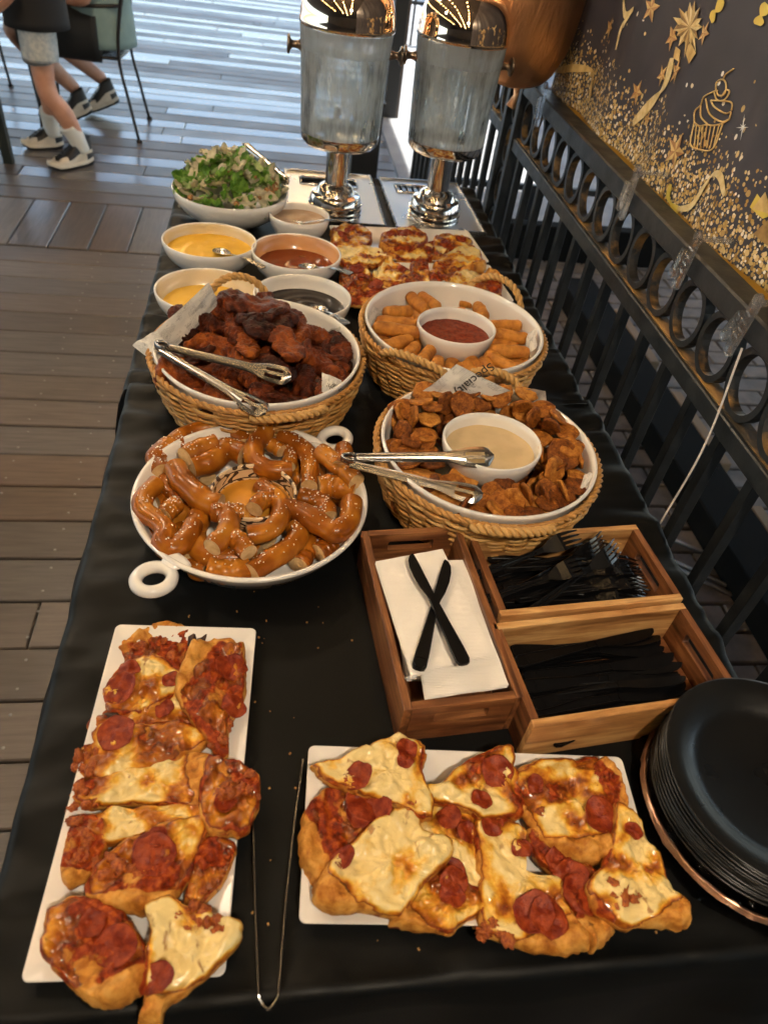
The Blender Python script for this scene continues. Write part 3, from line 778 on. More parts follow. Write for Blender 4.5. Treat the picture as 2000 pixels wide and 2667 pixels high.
bowl('sauce_bowl', 'white bowl of glossy near-black barbecue sauce', .057, 1.222, .089, .060, 'barbecue_sauce', .036, .93, 'sauce bowls', .55, wob=swirl)
bowl('salad_bowl', 'wide white bowl heaped with green salad', -.091, 1.685, .128, .072, None, 0, .97, None, .5)

# ================================================================ spoons
def spoon(label, head, tail, zh, zt, wh=.014, lh=.045):
    t = thing('spoon', label, 'spoon', (0, 0, 0), 0, 'serving spoons in the sauces')
    A, B = W(*head, zh), W(*tail, zt); d = (B - A); L = d.length; d.normalize(); up = Vector((0, 0, 1)); w = d.cross(up).normalized(); n = w.cross(d)
    t.location = A
    b = MB()
    # handle: flat strip, wider at its end
    st = [(.0, .0030), (.15, .0026), (.5, .0036), (.8, .0068), (.95, .0078), (1, .005)]
    for u, hw in st:
        p_ = d * (L * u) + n * (.004 * sin(u * pi))
        for s in (-1, 1): b.v.append(p_ + w * hw * s + n * .0007); b.v.append(p_ + w * hw * s - n * .0007)
    for i in range(len(st) - 1):
        a = i * 4; c = a + 4
        b.f += [(a, c, c + 2, a + 2), (a + 1, a + 3, c + 3, c + 1), (a, a + 1, c + 1, c), (a + 2, c + 2, c + 3, a + 3)]
    b.obj('handle', 'brushed_steel', t, ang=50)
    b = MB(); nr, na = 6, 20
    for sgn, off in ((1, 0), (-1, -.0009)):
        for i in range(nr + 1):
            r = i / nr
            for k in range(na):
                a = 2 * pi * k / na; u = cos(a) * r; v = sin(a) * r
                b.v.append(d * (-lh / 2 + u * lh / 2) + w * (v * wh * (1 - .2 * u)) - n * (.007 * (1 - r * r)) + n * off)
    q = (nr + 1) * na
    for i in range(nr):
        for k in range(na):
            l = (k + 1) % na
            b.f.append((i * na + k, i * na + l, (i + 1) * na + l, (i + 1) * na + k)); b.f.append((q + i * na + k, q + (i + 1) * na + k, q + (i + 1) * na + l, q + i * na + l))
    for k in range(na): l = (k + 1) % na; b.f.append((nr * na + k, nr * na + l, q + nr * na + l, q + nr * na + k))
    b.obj('spoon_head', 'brushed_steel', t)
spoon('steel spoon lying in the yellow sauce beside the salad', (598, 662), (688, 698), TZ + .052, TZ + .062)
spoon('steel spoon standing in the pale brown dip', (795, 580), (908, 575), TZ + .056, TZ + .072)
spoon('steel spoon in the dark red hot sauce', (828, 697), (916, 713), TZ + .052, TZ + .066)
spoon('steel spoon in the near-black barbecue sauce', (848, 812), (905, 845), TZ + .052, TZ + .066)

# ================================================================ rectangular trays
def tray(label, cx, cy, w, l, rz, h=.018):
    t = thing('serving_tray', label, 'tray', (cx, cy, TZ + .004), rz, 'white rectangular trays')
    def rr(w_, l_, r, z):
        out = []
        for (sx, sy, a0) in ((1, 1, 0), (-1, 1, pi / 2), (-1, -1, pi), (1, -1, 3 * pi / 2)):
            for k in range(5):
                a = a0 + k * pi / 8; out.append(Vector((sx * (w_ / 2 - r) + r * cos(a), sy * (l_ / 2 - r) + r * sin(a), z)))
        return out
    fl = .022
    loops = [rr(w - 2 * fl, l - 2 * fl, .006, 0), rr(w - .006, l - .006, .006, h - .004), rr(w, l, .006, h - .001), rr(w - .001, l - .001, .006, h), rr(w - .006, l - .006, .006, h - .0005), rr(w - 2 * fl - .004, l - 2 * fl - .004, .006, .0045)]
    b = MB(); n = 20
    for L in loops: b.v += L
    for i in range(len(loops) - 1):
        for k in range(n): b.f.append((i * n + k, i * n + (k + 1) % n, (i + 1) * n + (k + 1) % n, (i + 1) * n + k))
    b.f.append(tuple(range(n - 1, -1, -1))); b.f.append(tuple((len(loops) - 1) * n + k for k in range(n)))
    b.obj('dish', 'white_ceramic', t, ang=50); return t
tray('white rectangular tray of pizza at the left front of the table', -.096, .338, .152, .338, radians(-3))
tray('white rectangular tray of pizza set crosswise by the black plates', .196, .265, .322, .160, radians(-4.8))
tray('white tray of pizza at the back, touching the dispenser trays', .306, 1.582, .337, .172, radians(5.5))
tray('white tray of pizza just behind the mozzarella stick basket', .315, 1.398, .346, .168, radians(5.5))

# ================================================================ wicker baskets with white dishes
simple('wicker', (.38, .17, .036), .5, (.54, .29, .085), 60, bs=240, bstr=.4, rvar=.1)
simple('wicker_light', (.48, .26, .075), .5, (.62, .37, .125), 60, bs=240, bstr=.4)
def basket(label, x, y, R, H, handles, sy=1.0, rz=0):
    t = thing('wicker_basket', label, 'basket', (x, y, TZ + .004), rz, 'round wicker baskets')
    rb = random.Random(int(x * 1000))
    ns = 34; rows_ = 17; r0 = R * .84
    def rad(u): return r0 + (R - r0) * (u ** .7)
    for j in range(rows_):
        u = (j + .5) / rows_; zz = .004 + (H - .010) * u; pts = []; n = ns * 4; ph = rb.uniform(0, 6)
        for k in range(n):
            a = 2 * pi * k / n; off = .0034 * cos(ns / 2 * a * 1.0 + j * pi + .0) + .0012 * sin(a * 5 + ph)
            r = rad(u) + off
            pts.append((r * cos(a), r * sin(a) * sy, zz + .0016 * sin(a * 7 + ph) + .0008 * sin(ns / 2 * a + pi / 2 + j * pi)))
        MB().tube(pts, .0026, 6, closed=True).obj('strand', 'wicker' if j % 3 else 'wicker_light', t)
    stk = MB().tube([(rad(u) , 0, H * u) for u in (0, .33, .66, 1)], .0026, 6); stm = mesh('stake', stk.v, stk.f, 'wicker')
    for k in range(ns):
        a = 2 * pi * (k + .5) / ns; o = link('stake', stm, t, (0, 0, 0), (0, 0, a))
    # floor and rope border
    MB().lathe([(0, 0), (r0, 0), (r0, .006), (0, .006)], 48, sy=sy).obj('floor', 'wicker', t)
    def rope(path, r, nt, name, mat, closed=False):
        P = path; L = len(P)
        for s in range(2):
            pts = []
            for i in range(L):
                a_ = P[i - 1] if (i or closed) else P[i]; b_ = P[(i + 1) % L] if (i < L - 1 or closed) else P[i]
                tt = (b_ - a_).normalized(); u = Vector((0, 0, 1)) - tt * tt.z
                if u.length < .05: u = Vector((1, 0, 0)) - tt * tt.x
                u.normalize(); w = tt.cross(u); an = 2 * pi * nt * i / (L if closed else L - 1) + s * pi
                pts.append(P[i] + (u * cos(an) + w * sin(an)) * r * .55)
            MB().tube(pts, r * .62, 6, closed=closed).obj(name, mat, t)
    n = 168
    rope([Vector(((R + .001) * cos(2 * pi * k / n), (R + .001) * sin(2 * pi * k / n) * sy, H + .001)) for k in range(n)], .0048, 42, 'rim_rope', 'wicker', True)
    for (ang, wid, up_, out) in handles:
        P = []; m_ = 40
        for i in range(m_):
            u = i / (m_ - 1) * 2 - 1; a = ang + u * wid; e = (1 - u * u) ** .6
            r = R + .004 + out * e; P.append(Vector((r * cos(a), r * sin(a) * sy, H - .004 + up_ * e)))
        rope(P, .0062, 6, 'handle', 'wicker_light')
    # the white dish that sits inside
    d = thing('round_dish', label.replace('wicker basket', 'white dish inside the basket'), 'dish', (x, y, TZ + .012), rz, 'white dishes in the baskets')
    Ro = R - .004; h = H + .004
    MB().lathe([(0, 0), (Ro * .84, 0), (Ro * .93, .012), (Ro * .97, h - .01), (Ro, h - .002), (Ro - .0015, h + .0008), (Ro - .0045, h), (Ro - .0065, h - .010), (Ro * .91, .018), (Ro * .80, .005), (0, .005)], 80, sy=sy).obj('dish_body', 'white_ceramic', d)
    return t
A_ = lambda px, py, z, c: atan2(W(px, py, z).y - c[1], W(px, py, z).x - c[0])
cW, cS, cP = (-.017, .969), (.306, 1.073), (.295, .747)
basket('wicker basket of dark glazed chicken wings', *cW, .158, .088, [(A_(751, 1068, TZ + .09, cW), .33, .008, .012), (A_(616, 770, TZ + .10, cW), .33, .045, .008)])
basket('wicker basket of mozzarella sticks around a red dip', *cS, .156, .088, [(A_(1066, 975, TZ + .09, cS), .38, .028, .006), (A_(1300, 770, TZ + .09, cS), .36, .040, .006)])
basket('wicker basket of fried pickle chips around a beige dip', *cP, .152, .088, [(A_(1330, 1357, TZ + .09, cP), .33, .012, .012), (A_(1275, 985, TZ + .09, cP), .33, .03, .006)])
bowl('dip_bowl', 'white bowl of chunky red marinara among the mozzarella sticks', .310, 1.072, .0675, .062, 'marinara', .043, .92, None, .5, TZ + .038, wob=lambda x, y_, r: .0012 * nz(x * 90, y_ * 90, 2))
bowl('dip_bowl', 'white bowl of smooth beige dip among the fried pickles', .297, .744, .0680, .062, 'ranch_dip', .045, .93, None, .5, TZ + .048, wob=gentle)

# ================================================================ pretzel platter with ring handles
t = thing('pretzel_platter', 'large white round platter with two ring handles holding pretzels', 'platter', (-.02, .688, TZ + .003))
MB().lathe([(0, 0), (.105, 0), (.118, .006), (.138, .036), (.146, .050), (.1475, .053), (.146, .056), (.141, .054), (.134, .040), (.114, .011), (.10, .006), (0, .006)], 96, sy=1.0).obj('dish_body', 'white_ceramic', t)
for (px, py) in ((401, 1504), (872, 1141)):
    q = W(px, py, TZ + .05); a = atan2(q.y - .688, q.x + .02); dd = hypot(q.y - .688, q.x + .02); rr = .0185
    pts = []
    for k in range(36):
        th = 2 * pi * k / 36; e = Vector((dd + rr * 1.12 * cos(th), rr * sin(th), .044)); 
        pts.append(Vector((e.x * cos(a) - e.y * sin(a), e.x * sin(a) + e.y * cos(a), .046 - .004 * (1 - cos(th)) / 2)))
    MB().tube(pts, .0075, 10, closed=True).obj('ring_handle', 'white_ceramic', t)
    P = [Vector((r_ * cos(a), r_ * sin(a), z_)) for r_, z_ in ((.132, .046), (.144, .0475), (dd - rr * 1.1, .046))]
    MB().tube(spline(P, 8), [.020, .019, .017, .014, .0125, .0115, .011, .010], 12, flat=.42).obj('handle_root', 'white_ceramic', t)
def patt():
    m, t, p = newmat('patterned_ceramic')
    tc = N(t, 'ShaderNodeTexCoord'); sp = N(t, 'ShaderNodeSeparateXYZ'); t.links.new(tc.outputs['Object'], sp.inputs[0])
    an = mth(t, 'ARCTAN2', sp.outputs[1], sp.outputs[0])
    w = mth(t, 'SINE', mth(t, 'ADD', mth(t, 'MULTIPLY', an, 15), mth(t, 'MULTIPLY', mth(t, 'SINE', mth(t, 'MULTIPLY', sp.outputs[2], 420)), 1.6)))
    blk = mth(t, 'GREATER_THAN', mth(t, 'MULTIPLY', w, mth(t, 'SINE', mth(t, 'ADD', mth(t, 'MULTIPLY', an, 7), mth(t, 'MULTIPLY', sp.outputs[2], 260)))), .30)
    rng = mth(t, 'GREATER_THAN', mth(t, 'SINE', mth(t, 'MULTIPLY', sp.outputs[2], 520)), .9)
    c = mixc(t, mth(t, 'MAXIMUM', blk, rng), (.66, .47, .28), (.05, .03, .02)); t.links.new(c, p.inputs['Base Color']); setp(p, rough=.2, coat=.5)
patt()
bowl('dip_bowl', 'small bowl with black and white pattern holding orange cheese dip', -.018, .684, .054, .056, 'beer_cheese', .036, .97, None, .5, TZ + .010, mat='patterned_ceramic', wob=lambda x, y_, r: .0012 * nz(x * 60, y_ * 60, 8))
# ================================================================ pizza
def pizza_mat(name, cheese_amt, toast_amt):
    m, t, p = newmat(name)
    at = N(t, 'ShaderNodeAttribute', attribute_name='mask'); sp = N(t, 'ShaderNodeSeparateColor'); t.links.new(at.outputs['Color'], sp.inputs[0])
    crust, cheese, sauce_ = sp.outputs[0], sp.outputs[1], sp.outputs[2]
    v = coords(t, 'Object', (1, 1, 1), True)
    n1 = noi(t, v, 55, 4, .6, .5); n2 = noi(t, v, 130, 4, .65); n3 = noi(t, v, 38, 3, .6, 1.0); n4 = noi(t, v, 400, 3); n5 = noi(t, v, 95, 3, .6); n6 = noi(t, v, 26, 3, .5, .6)
    dough = ramp(t, [(.30, (.15, .033, .005)), (.42, (.40, .14, .018)), (.55, (.62, .29, .055)), (.72, (.70, .42, .13))], mth(t, 'ADD', mth(t, 'MULTIPLY', n1, .7), mth(t, 'MULTIPLY', n2, .3)))
    saucec = ramp(t, [(.32, (.075, .008, .002)), (.5, (.25, .030, .004)), (.68, (.46, .10, .012))], n2)
    fS = ramp(t, [(.42, G(0)), (.52, G(1))], mth(t, 'ADD', sauce_, mth(t, 'MULTIPLY', mth(t, 'SUBTRACT', n1, .5), .9)))
    raw = mth(t, 'ADD', mth(t, 'ADD', cheese, cheese_amt), mth(t, 'ADD', mth(t, 'MULTIPLY', mth(t, 'SUBTRACT', n6, .5), 1.1), mth(t, 'MULTIPLY', mth(t, 'SUBTRACT', n5, .5), .45)))
    fC = ramp(t, [(.44, G(0)), (.50, G(1))], raw)
    k_ = toast_amt
    ch = ramp(t, [(.46, (.10, .016, .003)), (.53 + k_ * .5, (.32, .080, .007)), (.60 + k_, (.58, .23, .018)), (.70 + k_, (.72, .42, .060)), (.86 + k_, (.78, .61, .27))], raw)
    spot = ramp(t, [(.30, G(1)), (.37, G(0))], n3)
    chz = mixc(t, mth(t, 'MULTIPLY', spot.outputs[0], .75), ch.outputs[0], (.26, .070, .010))
    c = mixc(t, fS.outputs[0], dough.outputs[0], saucec.outputs[0]); c = mixc(t, fC.outputs[0], c, chz)
    t.links.new(c, p.inputs['Base Color'])
    rr = ramp(t, [(0, G(.55)), (1, G(.30))], fC.outputs[0]); t.links.new(rr.outputs[0], p.inputs['Roughness']); setp(p, coat=.06, coatr=.12, spec=.2); t.links.new(mth(t, 'MULTIPLY', fC.outputs[0], .5), p.inputs['Coat Weight'])
    h = mth(t, 'ADD', mth(t, 'MULTIPLY', n2, .6), mth(t, 'ADD', mth(t, 'MULTIPLY', n4, .18), mth(t, 'MULTIPLY', fC.outputs[0], .55)))
    bump(t, p, h, .8, .0028)
pizza_mat('pizza_cheesy', .17, .07); pizza_mat('pizza_toasted', .27, .20); pizza_mat('pizza_crusty', .12, .18)
simple('pepperoni', (.15, .012, .003), .4, (.32, .052, .012), 120, bs=300, bstr=.6, bdist=.002, spec=.25)
simple('red_filling', (.22, .028, .004), .5, (.48, .13, .016), 2.5, bs=7, bstr=.8, bdist=.001)
simple('burnt_bit', (.02, .009, .006), .6, (.05, .018, .01), 90, bs=200)
def lump_mesh(name, mat, seed, r=(1, 1, 1), amp=.35, fr=1.6, sub=2, ridged=0):
    import bmesh
    bm = bmesh.new(); bmesh.ops.create_icosphere(bm, subdivisions=sub, radius=1)
    for v in bm.verts:
        n = fbm(v.co * fr + Vector((seed * 7.3, seed, 0)), 3); k = 1 + amp * n
        if ridged: k += ridged * abs(nz(v.co.x * 5 + seed, v.co.y * 5, v.co.z * 5))
        v.co = Vector((v.co.x * r[0], v.co.y * r[1], v.co.z * r[2])) * k
    me = bpy.data.meshes.new(name); bm.to_mesh(me); bm.free(); me.materials.append(MATS[mat])
    me.polygons.foreach_set('use_smooth', [True] * len(me.polygons)); return me
FILL = [lump_mesh('filling', 'red_filling', s, (1, .8, .6), .55, 2.6, 3, .35) for s in range(3)]
BURN = lump_mesh('burnt_bit', 'burnt_bit', 5, (1, .5, .5), .5, 2.2, 2)
def pep_mesh():
    b = MB(); n = 20; rs = (0, .35, .7, .95, 1.0, .9, .5, 0); zs = (.0, .0, .003, .10, .04, -.10, -.12, -.12)
    b.lathe([(r, z) for r, z in zip(rs, zs)], n); 
    for v in b.v: v.z += .16 * (v.x * v.x) * .6
    return mesh('pepperoni', b.v, b.f, 'pepperoni')
PEP = pep_mesh()
SL = []
def slice_(label, poly, z, kind='pizza_toasted', crust=None, th=.016, peps=(), fills=(), tilt=None, cheese=.5, seed=None, ridge=0, mega=0, scale=1.13, burn=()):
    """poly: outline in photo pixels seen at height z (slice top edge)"""
    if any(k in label for k in ('hanging', 'drooping', 'front', 'narrow slice', 'standing', 'left rim', 'propped')): z += .007      # these lie over the rim
    seed = seed if seed is not None else len(SL) * 3.7 + 1; SL.append(label)
    P = [W(px, py, z) for px, py in poly]; c = Vector((0, 0, 0))
    for p_ in P: c += p_
    c /= len(P)
    t = thing('pizza_slice', label, 'pizza slice', (c.x, c.y, z - th), 0, 'slices of pepperoni pizza')
    L = [(p_ - c) * scale for p_ in P]; n = len(L); out = []
    M_ = 96
    # closed Catmull-Rom resampled
    for i in range(M_):
        u = i / M_ * n; k = int(u); f = u - k; a, b_, c2, d = (L[(k - 1) % n], L[k % n], L[(k + 1) % n], L[(k + 2) % n])
        q = .5 * ((2 * b_) + (c2 - a) * f + (2 * a - 5 * b_ + 4 * c2 - d) * f * f + (3 * b_ - a - 3 * c2 + d) * f ** 3)
        lin = b_.lerp(c2, f); q = lin.lerp(q, .75)
        jag = 1 + .07 * nz(q.x * 60, q.y * 60, seed) + .05 * nz(q.x * 190, q.y * 190, seed + 3)
        out.append(Vector((q.x * jag, q.y * jag, 0)))
    cd = None
    if crust is not None:
        cp = W(*crust, z) - c; cd = Vector((cp.x, cp.y)).normalized()
    RN = 22; vs = []; cols = []
    tx, ty = tilt if tilt else (0, 0)
    def top(x_, y_, s):
        e = 1 - s ** 24
        hn = .0062 * fbm(Vector((x_ * 55, y_ * 55, seed)), 3) + .0030 * fbm(Vector((x_ * 150, y_ * 150, seed + 5)), 3)
        hz = th * (.40 + .24 * e) + hn * (.5 + .5 * (1 - s ** 8)) + x_ * tx + y_ * ty
        hz += ridge * th * .5 * sin((x_ * .4 + y_) * 190 + seed + 2.5 * nz(x_ * 30, y_ * 30, seed))
        if cd is not None:
            k = smooth(.45, .9, (x_ * cd.x + y_ * cd.y) / max(1e-6, cdl)); hz += k * th * .5 * (1 - s ** 8)
        return max(hz, .0015)
    cdl = max((q.x * cd.x + q.y * cd.y) for q in out) if cd is not None else 1
    vs.append(Vector((0, 0, top(0, 0, 0)))); cols.append((0, cheese, .6))
    for i in range(1, RN + 1):
        s = (i / RN) ** .85
        for q in out:
            x_, y_ = q.x * s, q.y * s; vs.append(Vector((x_, y_, top(x_, y_, s))))
            cr = 0
            if cd is not None: cr = smooth(.45, .80, (x_ * cd.x + y_ * cd.y) / cdl)
            edge = smooth(.86, 1.0, s)
            ch = cheese + .55 * (nz(x_ * 38, y_ * 38, seed + 11)) - 1.0 * cr - .5 * edge
            sa = .62 - 1.0 * cr + .5 * nz(x_ * 45, y_ * 45, seed + 2) - (.15 if edge > .5 else 0)
            cols.append((cr, max(0, min(1, ch)), max(0, min(1, sa))))
    # side and bottom
    for (sc_, zz) in ((1.015, .35), (1.0, .0), (.5, .0)):
        for q in out:
            x_, y_ = q.x * sc_, q.y * sc_
            zb = zz * th * .5
            vs.append(Vector((x_, y_, zb))); cols.append((1, 0, .45 * (nz(x_ * 80, y_ * 80, seed + 20) > .1)))
    vs.append(Vector((0, 0, 0))); cols.append((1, 0, 0))
    fs = [(0, 1 + k, 1 + (k + 1) % M_) for k in range(M_)]
    R_ = RN + 3
    for i in range(R_ - 1):
        for k in range(M_):
            a = 1 + i * M_ + k; b2 = 1 + i * M_ + (k + 1) % M_; fs.append((a, a + M_, b2 + M_, b2))
    last = len(vs) - 1; o = 1 + (R_ - 1) * M_
    fs += [(last, o + (k + 1) % M_, o + k) for k in range(M_)]
    me = mesh('base', vs, fs, kind)
    ca = me.color_attributes.new('mask', 'FLOAT_COLOR', 'POINT')
    flat_ = []
    for c3 in cols: flat_ += [c3[0], c3[1], c3[2], 1.0]
    ca.data.foreach_set('color', flat_)
    base = link('base', me, t)
    rr = random.Random(int(seed * 100))
    def surf(px, py):
        w = W(px, py, z); d = Vector((w.x - c.x, w.y - c.y, 0)); L_ = min(out, key=lambda q: -(q.normalized().dot(d.normalized())) if d.length > 1e-5 else 0).length
        return d, top(d.x, d.y, min(1, d.length / L_))
    for pp in peps:
        px, py, r = pp[:3]; d, hz = surf(px, py); r *= .9; ph = rr.uniform(0, 6); b = MB(); nn_ = 18; rings = (0, .4, .75, .95, 1.03, .97)
        tx2, ty2 = (pp[3], pp[4]) if len(pp) > 4 else (0, 0)
        for ri, q_ in enumerate(rings):
            for k in range(nn_):
                a = 2 * pi * k / nn_; w_ = 1 + .05 * sin(2 * a + ph) + .04 * sin(5 * a + ph); x_, y_ = q_ * r * cos(a) * w_, q_ * r * sin(a) * w_
                X_, Y_ = d.x + x_, d.y + y_; ln = hypot(X_, Y_); best = max(out, key=lambda q: (q.x * X_ + q.y * Y_) / q.length).length
                zt = max(top(X_, Y_, min(1, ln / best)), hz - .006)
                cu = .0022 * max(0, q_ - .6) * 2.5 * (.6 + .6 * sin(a + ph)) + (y_ * math.tan(tx2 * .8) - x_ * math.tan(max(-.9, min(.9, ty2)) * .8)) * .6
                b.v.append(Vector((x_, y_, zt - hz + .0016 + max(cu, -.0015) - (.0018 if ri == 5 else 0))))
        for ri in range(5):
            for k in range(nn_): b.f.append((ri * nn_ + k, ri * nn_ + (k + 1) % nn_, (ri + 1) * nn_ + (k + 1) % nn_, (ri + 1) * nn_ + k))
        b.obj('pepperoni', 'pepperoni', t, (d.x, d.y, hz))
    for (px, py, r) in fills:
        d, hz = surf(px, py)
        for q in range(4):
            link('filling', rr.choice(FILL), t, (d.x + rr.uniform(-1, 1) * r * .8, d.y + rr.uniform(-1, 1) * r * .8, hz * .75 + rr.uniform(-.002, .002)), (rr.uniform(0, 6), rr.uniform(0, 6), rr.uniform(0, 6)), (r * rr.uniform(.38, .66),) * 3)
    for (px, py, r) in burn:
        d, hz = surf(px, py); link('burnt_bit', BURN, t, (d.x, d.y, hz), (0, .2, rr.uniform(0, 6)), (r, r, r))
    return t
zA = lambda L: [(40 + x / 2.37, 1580 + y / 2.37) for x, y in L]        # zoom windows used to read the photograph
zB = lambda L: [(x / 2.074, 2060 + y / 2.074) for x, y in L]
zC = lambda L: [(740 + x / 2.765, 1880 + y / 2.765) for x, y in L]
zD = lambda L: [(1240 + x / 2.183, 1880 + y / 2.183) for x, y in L]
zE = lambda L: [(860 + x / 3.456, 560 + y / 3.456) for x, y in L]
def z3(f, L): return [(*f([(a, b)])[0], *r) for a, b, *r in L]
h0 = TZ + .022; h1 = TZ + .030; h2 = TZ + .040
Cz, To, Cr = 'pizza_cheesy', 'pizza_toasted', 'pizza_crusty'
# --- left tray
slice_('crusty end slice at the top of the left tray with red meat', zA([(640, 330), (680, 200), (820, 120), (950, 85), (1110, 150), (1100, 260), (1010, 380), (800, 400), (680, 400)]), h0, Cr, (390, 1625), fills=z3(zA, [(900, 230, .016), (760, 240, .010)]), burn=z3(zA, [(1150, 180, .015), (1090, 185, .010)]), cheese=.2)
slice_('slice with a dark curled pepperoni, second from the top of the left tray', zA([(560, 480), (600, 400), (720, 320), (850, 290), (1000, 370), (1010, 460), (870, 560), (720, 610), (600, 590)]), h1, To, None, .018, z3(zA, [(640, 490, .0175, .3, -.5), (700, 370, .012), (960, 430, .010)]), cheese=.5)
slice_('folded crusty slice lying along the right edge of the left tray', zA([(1080, 260), (1150, 200), (1300, 190), (1390, 230), (1400, 400), (1380, 560), (1310, 650), (1300, 800), (1240, 830), (1150, 680), (1020, 520), (1010, 420)]), h2, Cr, (475, 1745), .022, z3(zA, [(1335, 350, .017, .1, .7), (1350, 590, .013, .1, .7)]), z3(zA, [(1290, 680, .009), (1250, 790, .010), (1360, 250, .009)]), cheese=.25)
slice_('thin toasted strip of pizza below the dark pepperoni slice, left tray', zA([(480, 700), (540, 620), (640, 600), (760, 590), (950, 500), (1080, 560), (1130, 640), (1100, 690), (900, 690), (720, 720), (560, 760)]), h0 + .002, To, None, .016, z3(zA, [(920, 620, .010)]), cheese=.55, burn=z3(zA, [(600, 655, .009)]))
slice_('browned slice with a round pepperoni at its left end, middle of the left tray', zA([(450, 860), (500, 740), (600, 690), (800, 700), (1000, 680), (1100, 720), (1140, 800), (1010, 890), (800, 980), (620, 1010), (520, 1020), (430, 980)]), h1, To, None, .019, z3(zA, [(620, 760, .020, .15, -.2)]), z3(zA, [(440, 950, .013), (450, 880, .009)]), cheese=.55)
slice_('cheesy blistered slice in the lower middle of the left tray', zA([(450, 1060), (560, 1020), (640, 1000), (860, 960), (980, 910), (1120, 880), (1190, 920), (1170, 1080), (1120, 1190), (900, 1180), (640, 1170), (480, 1190), (410, 1150)]), h1, Cz, (560, 1985), .018, (), z3(zA, [(430, 1150, .014), (440, 1080, .009), (400, 930, .009)]), cheese=.6)
slice_('slice standing at the right edge of the left tray, browned top and red inside', zA([(1200, 910), (1330, 930), (1470, 1000), (1490, 1100), (1470, 1220), (1400, 1330), (1220, 1330), (1150, 1180), (1160, 1040)]), h2, To, None, .022, z3(zA, [(1290, 1190, .010)]), z3(zA, [(1300, 1090, .013), (1430, 1060, .012), (1440, 1120, .010)]), cheese=.35)
slice_('long browned end piece below the standing slice, left tray', zB([(1090, 240), (1260, 280), (1240, 370), (1190, 470), (1080, 570), (1010, 540), (1050, 380)]), h0 + .006, To, None, .018, (), z3(zB, [(1060, 560, .007)]), cheese=.25)
slice_('large folded slice with a big pepperoni and pale crust, left tray', zB([(490, 480), (560, 340), (700, 240), (900, 170), (1060, 120), (1080, 200), (1040, 360), (960, 480), (900, 560), (740, 600), (580, 580), (500, 540)]), h2, To, (370, 2340), .022, z3(zB, [(830, 330, .019, .45, .15), (800, 290, .014, .3, 0), (850, 240, .010)]), z3(zB, [(620, 370, .013), (690, 410, .011), (600, 440, .010)]), cheese=.35, ridge=.15)
slice_('red stuffed side piece at the left rim of the left tray', zB([(360, 200), (440, 120), (530, 120), (560, 250), (490, 380), (430, 440), (360, 460), (330, 380)]), h0 + .006, Cr, (165, 2290), .02, (), z3(zB, [(430, 250, .014), (460, 330, .012), (400, 180, .011), (410, 350, .010)]), cheese=.1)
slice_('toasted ridge of cheese above the big pepperoni slice, left tray', zB([(430, 150), (520, 100), (620, 70), (760, 70), (960, 50), (1080, 80), (980, 150), (760, 200), (600, 250), (520, 220)]), h1 + .002, To, None, .016, (), (), cheese=.6, ridge=.1)
slice_('doughy bottom slice with pale bubble crust hanging off the left tray', zB([(250, 700), (300, 610), (440, 560), (600, 620), (680, 700), (790, 890), (740, 1000), (640, 1080), (520, 1100), (420, 1050), (340, 960), (240, 850)]), h2, Cr, (250, 2590), .028, z3(zB, [(620, 820, .017, .4, -.5), (490, 690, .011)]), z3(zB, [(470, 830, .006)]), cheese=.42)
slice_('cheese covered bottom slice with a drooping tip on the left tray', zB([(790, 610), (930, 570), (1010, 620), (1150, 660), (1250, 690), (1260, 770), (1130, 930), (990, 1040), (890, 1110), (870, 1190), (760, 1210), (800, 1090), (800, 880), (820, 720)]), h2, Cz, (440, 2590), .022, z3(zB, [(840, 1000, .014, .2, -1.0)]), z3(zB, [(1060, 660, .012), (1000, 630, .010), (1200, 700, .009)]), cheese=.75, mega=1)
# --- crosswise tray
slice_('cheesy triangular slice lifted over the left corner of the crosswise tray', zC([(260, 270), (420, 230), (600, 150), (760, 90), (860, 70), (960, 120), (1000, 200), (990, 330), (1050, 480), (1040, 590), (960, 610), (840, 540), (640, 470), (480, 430), (350, 350)]), h2 + .008, Cz, None, .022, z3(zC, [(530, 370, .014, .1, -.7), (890, 170, .012), (880, 260, .009)]), z3(zC, [(930, 560, .007)]), cheese=.78)
slice_('folded slice with bright red pepperoni at the left rim of the crosswise tray', zC([(160, 640), (240, 540), (330, 450), (420, 430), (560, 480), (720, 520), (820, 560), (740, 680), (560, 760), (460, 880), (340, 1030), (260, 1080), (170, 980), (150, 800)]), h1, Cr, (790, 2180), .024, z3(zC, [(600, 560, .021, -.1, .5), (650, 640, .017, .2, -.9), (560, 620, .016)]), z3(zC, [(430, 660, .010)]), cheese=.3)
slice_('broad slice of smooth pale cheese at the left front of the crosswise tray', zC([(330, 1060), (480, 880), (640, 730), (820, 600), (960, 650), (1010, 760), (1180, 830), (1150, 960), (1010, 1100), (890, 1260), (830, 1300), (640, 1270), (440, 1280), (280, 1200)]), h2, Cz, (905, 2345), .022, z3(zC, [(430, 950, .010, .2, -1.0)]), (), cheese=.85, mega=1)
slice_('slice of melted cheese with torn pepperoni in the middle of the crosswise tray', zC([(980, 640), (1080, 580), (1250, 590), (1390, 640), (1440, 800), (1450, 960), (1460, 1150), (1300, 1160), (1180, 1010), (1190, 830), (1020, 760)]), h1 + .004, Cz, None, .02, z3(zC, [(1190, 670, .012), (1330, 780, .011, .2, .7), (1230, 1070, .014)]), (), cheese=.62)
slice_('browned front corner slice with a strip of pepperoni, crosswise tray', zC([(840, 1320), (980, 1180), (1100, 1080), (1200, 1020), (1340, 1150), (1460, 1180), (1460, 1300), (1400, 1340), (1290, 1400), (1210, 1460), (1000, 1440), (830, 1410)]), h1, To, (1120, 2385), .02, z3(zC, [(1230, 1130, .014), (1220, 1230, .012)]), (), cheese=.4)
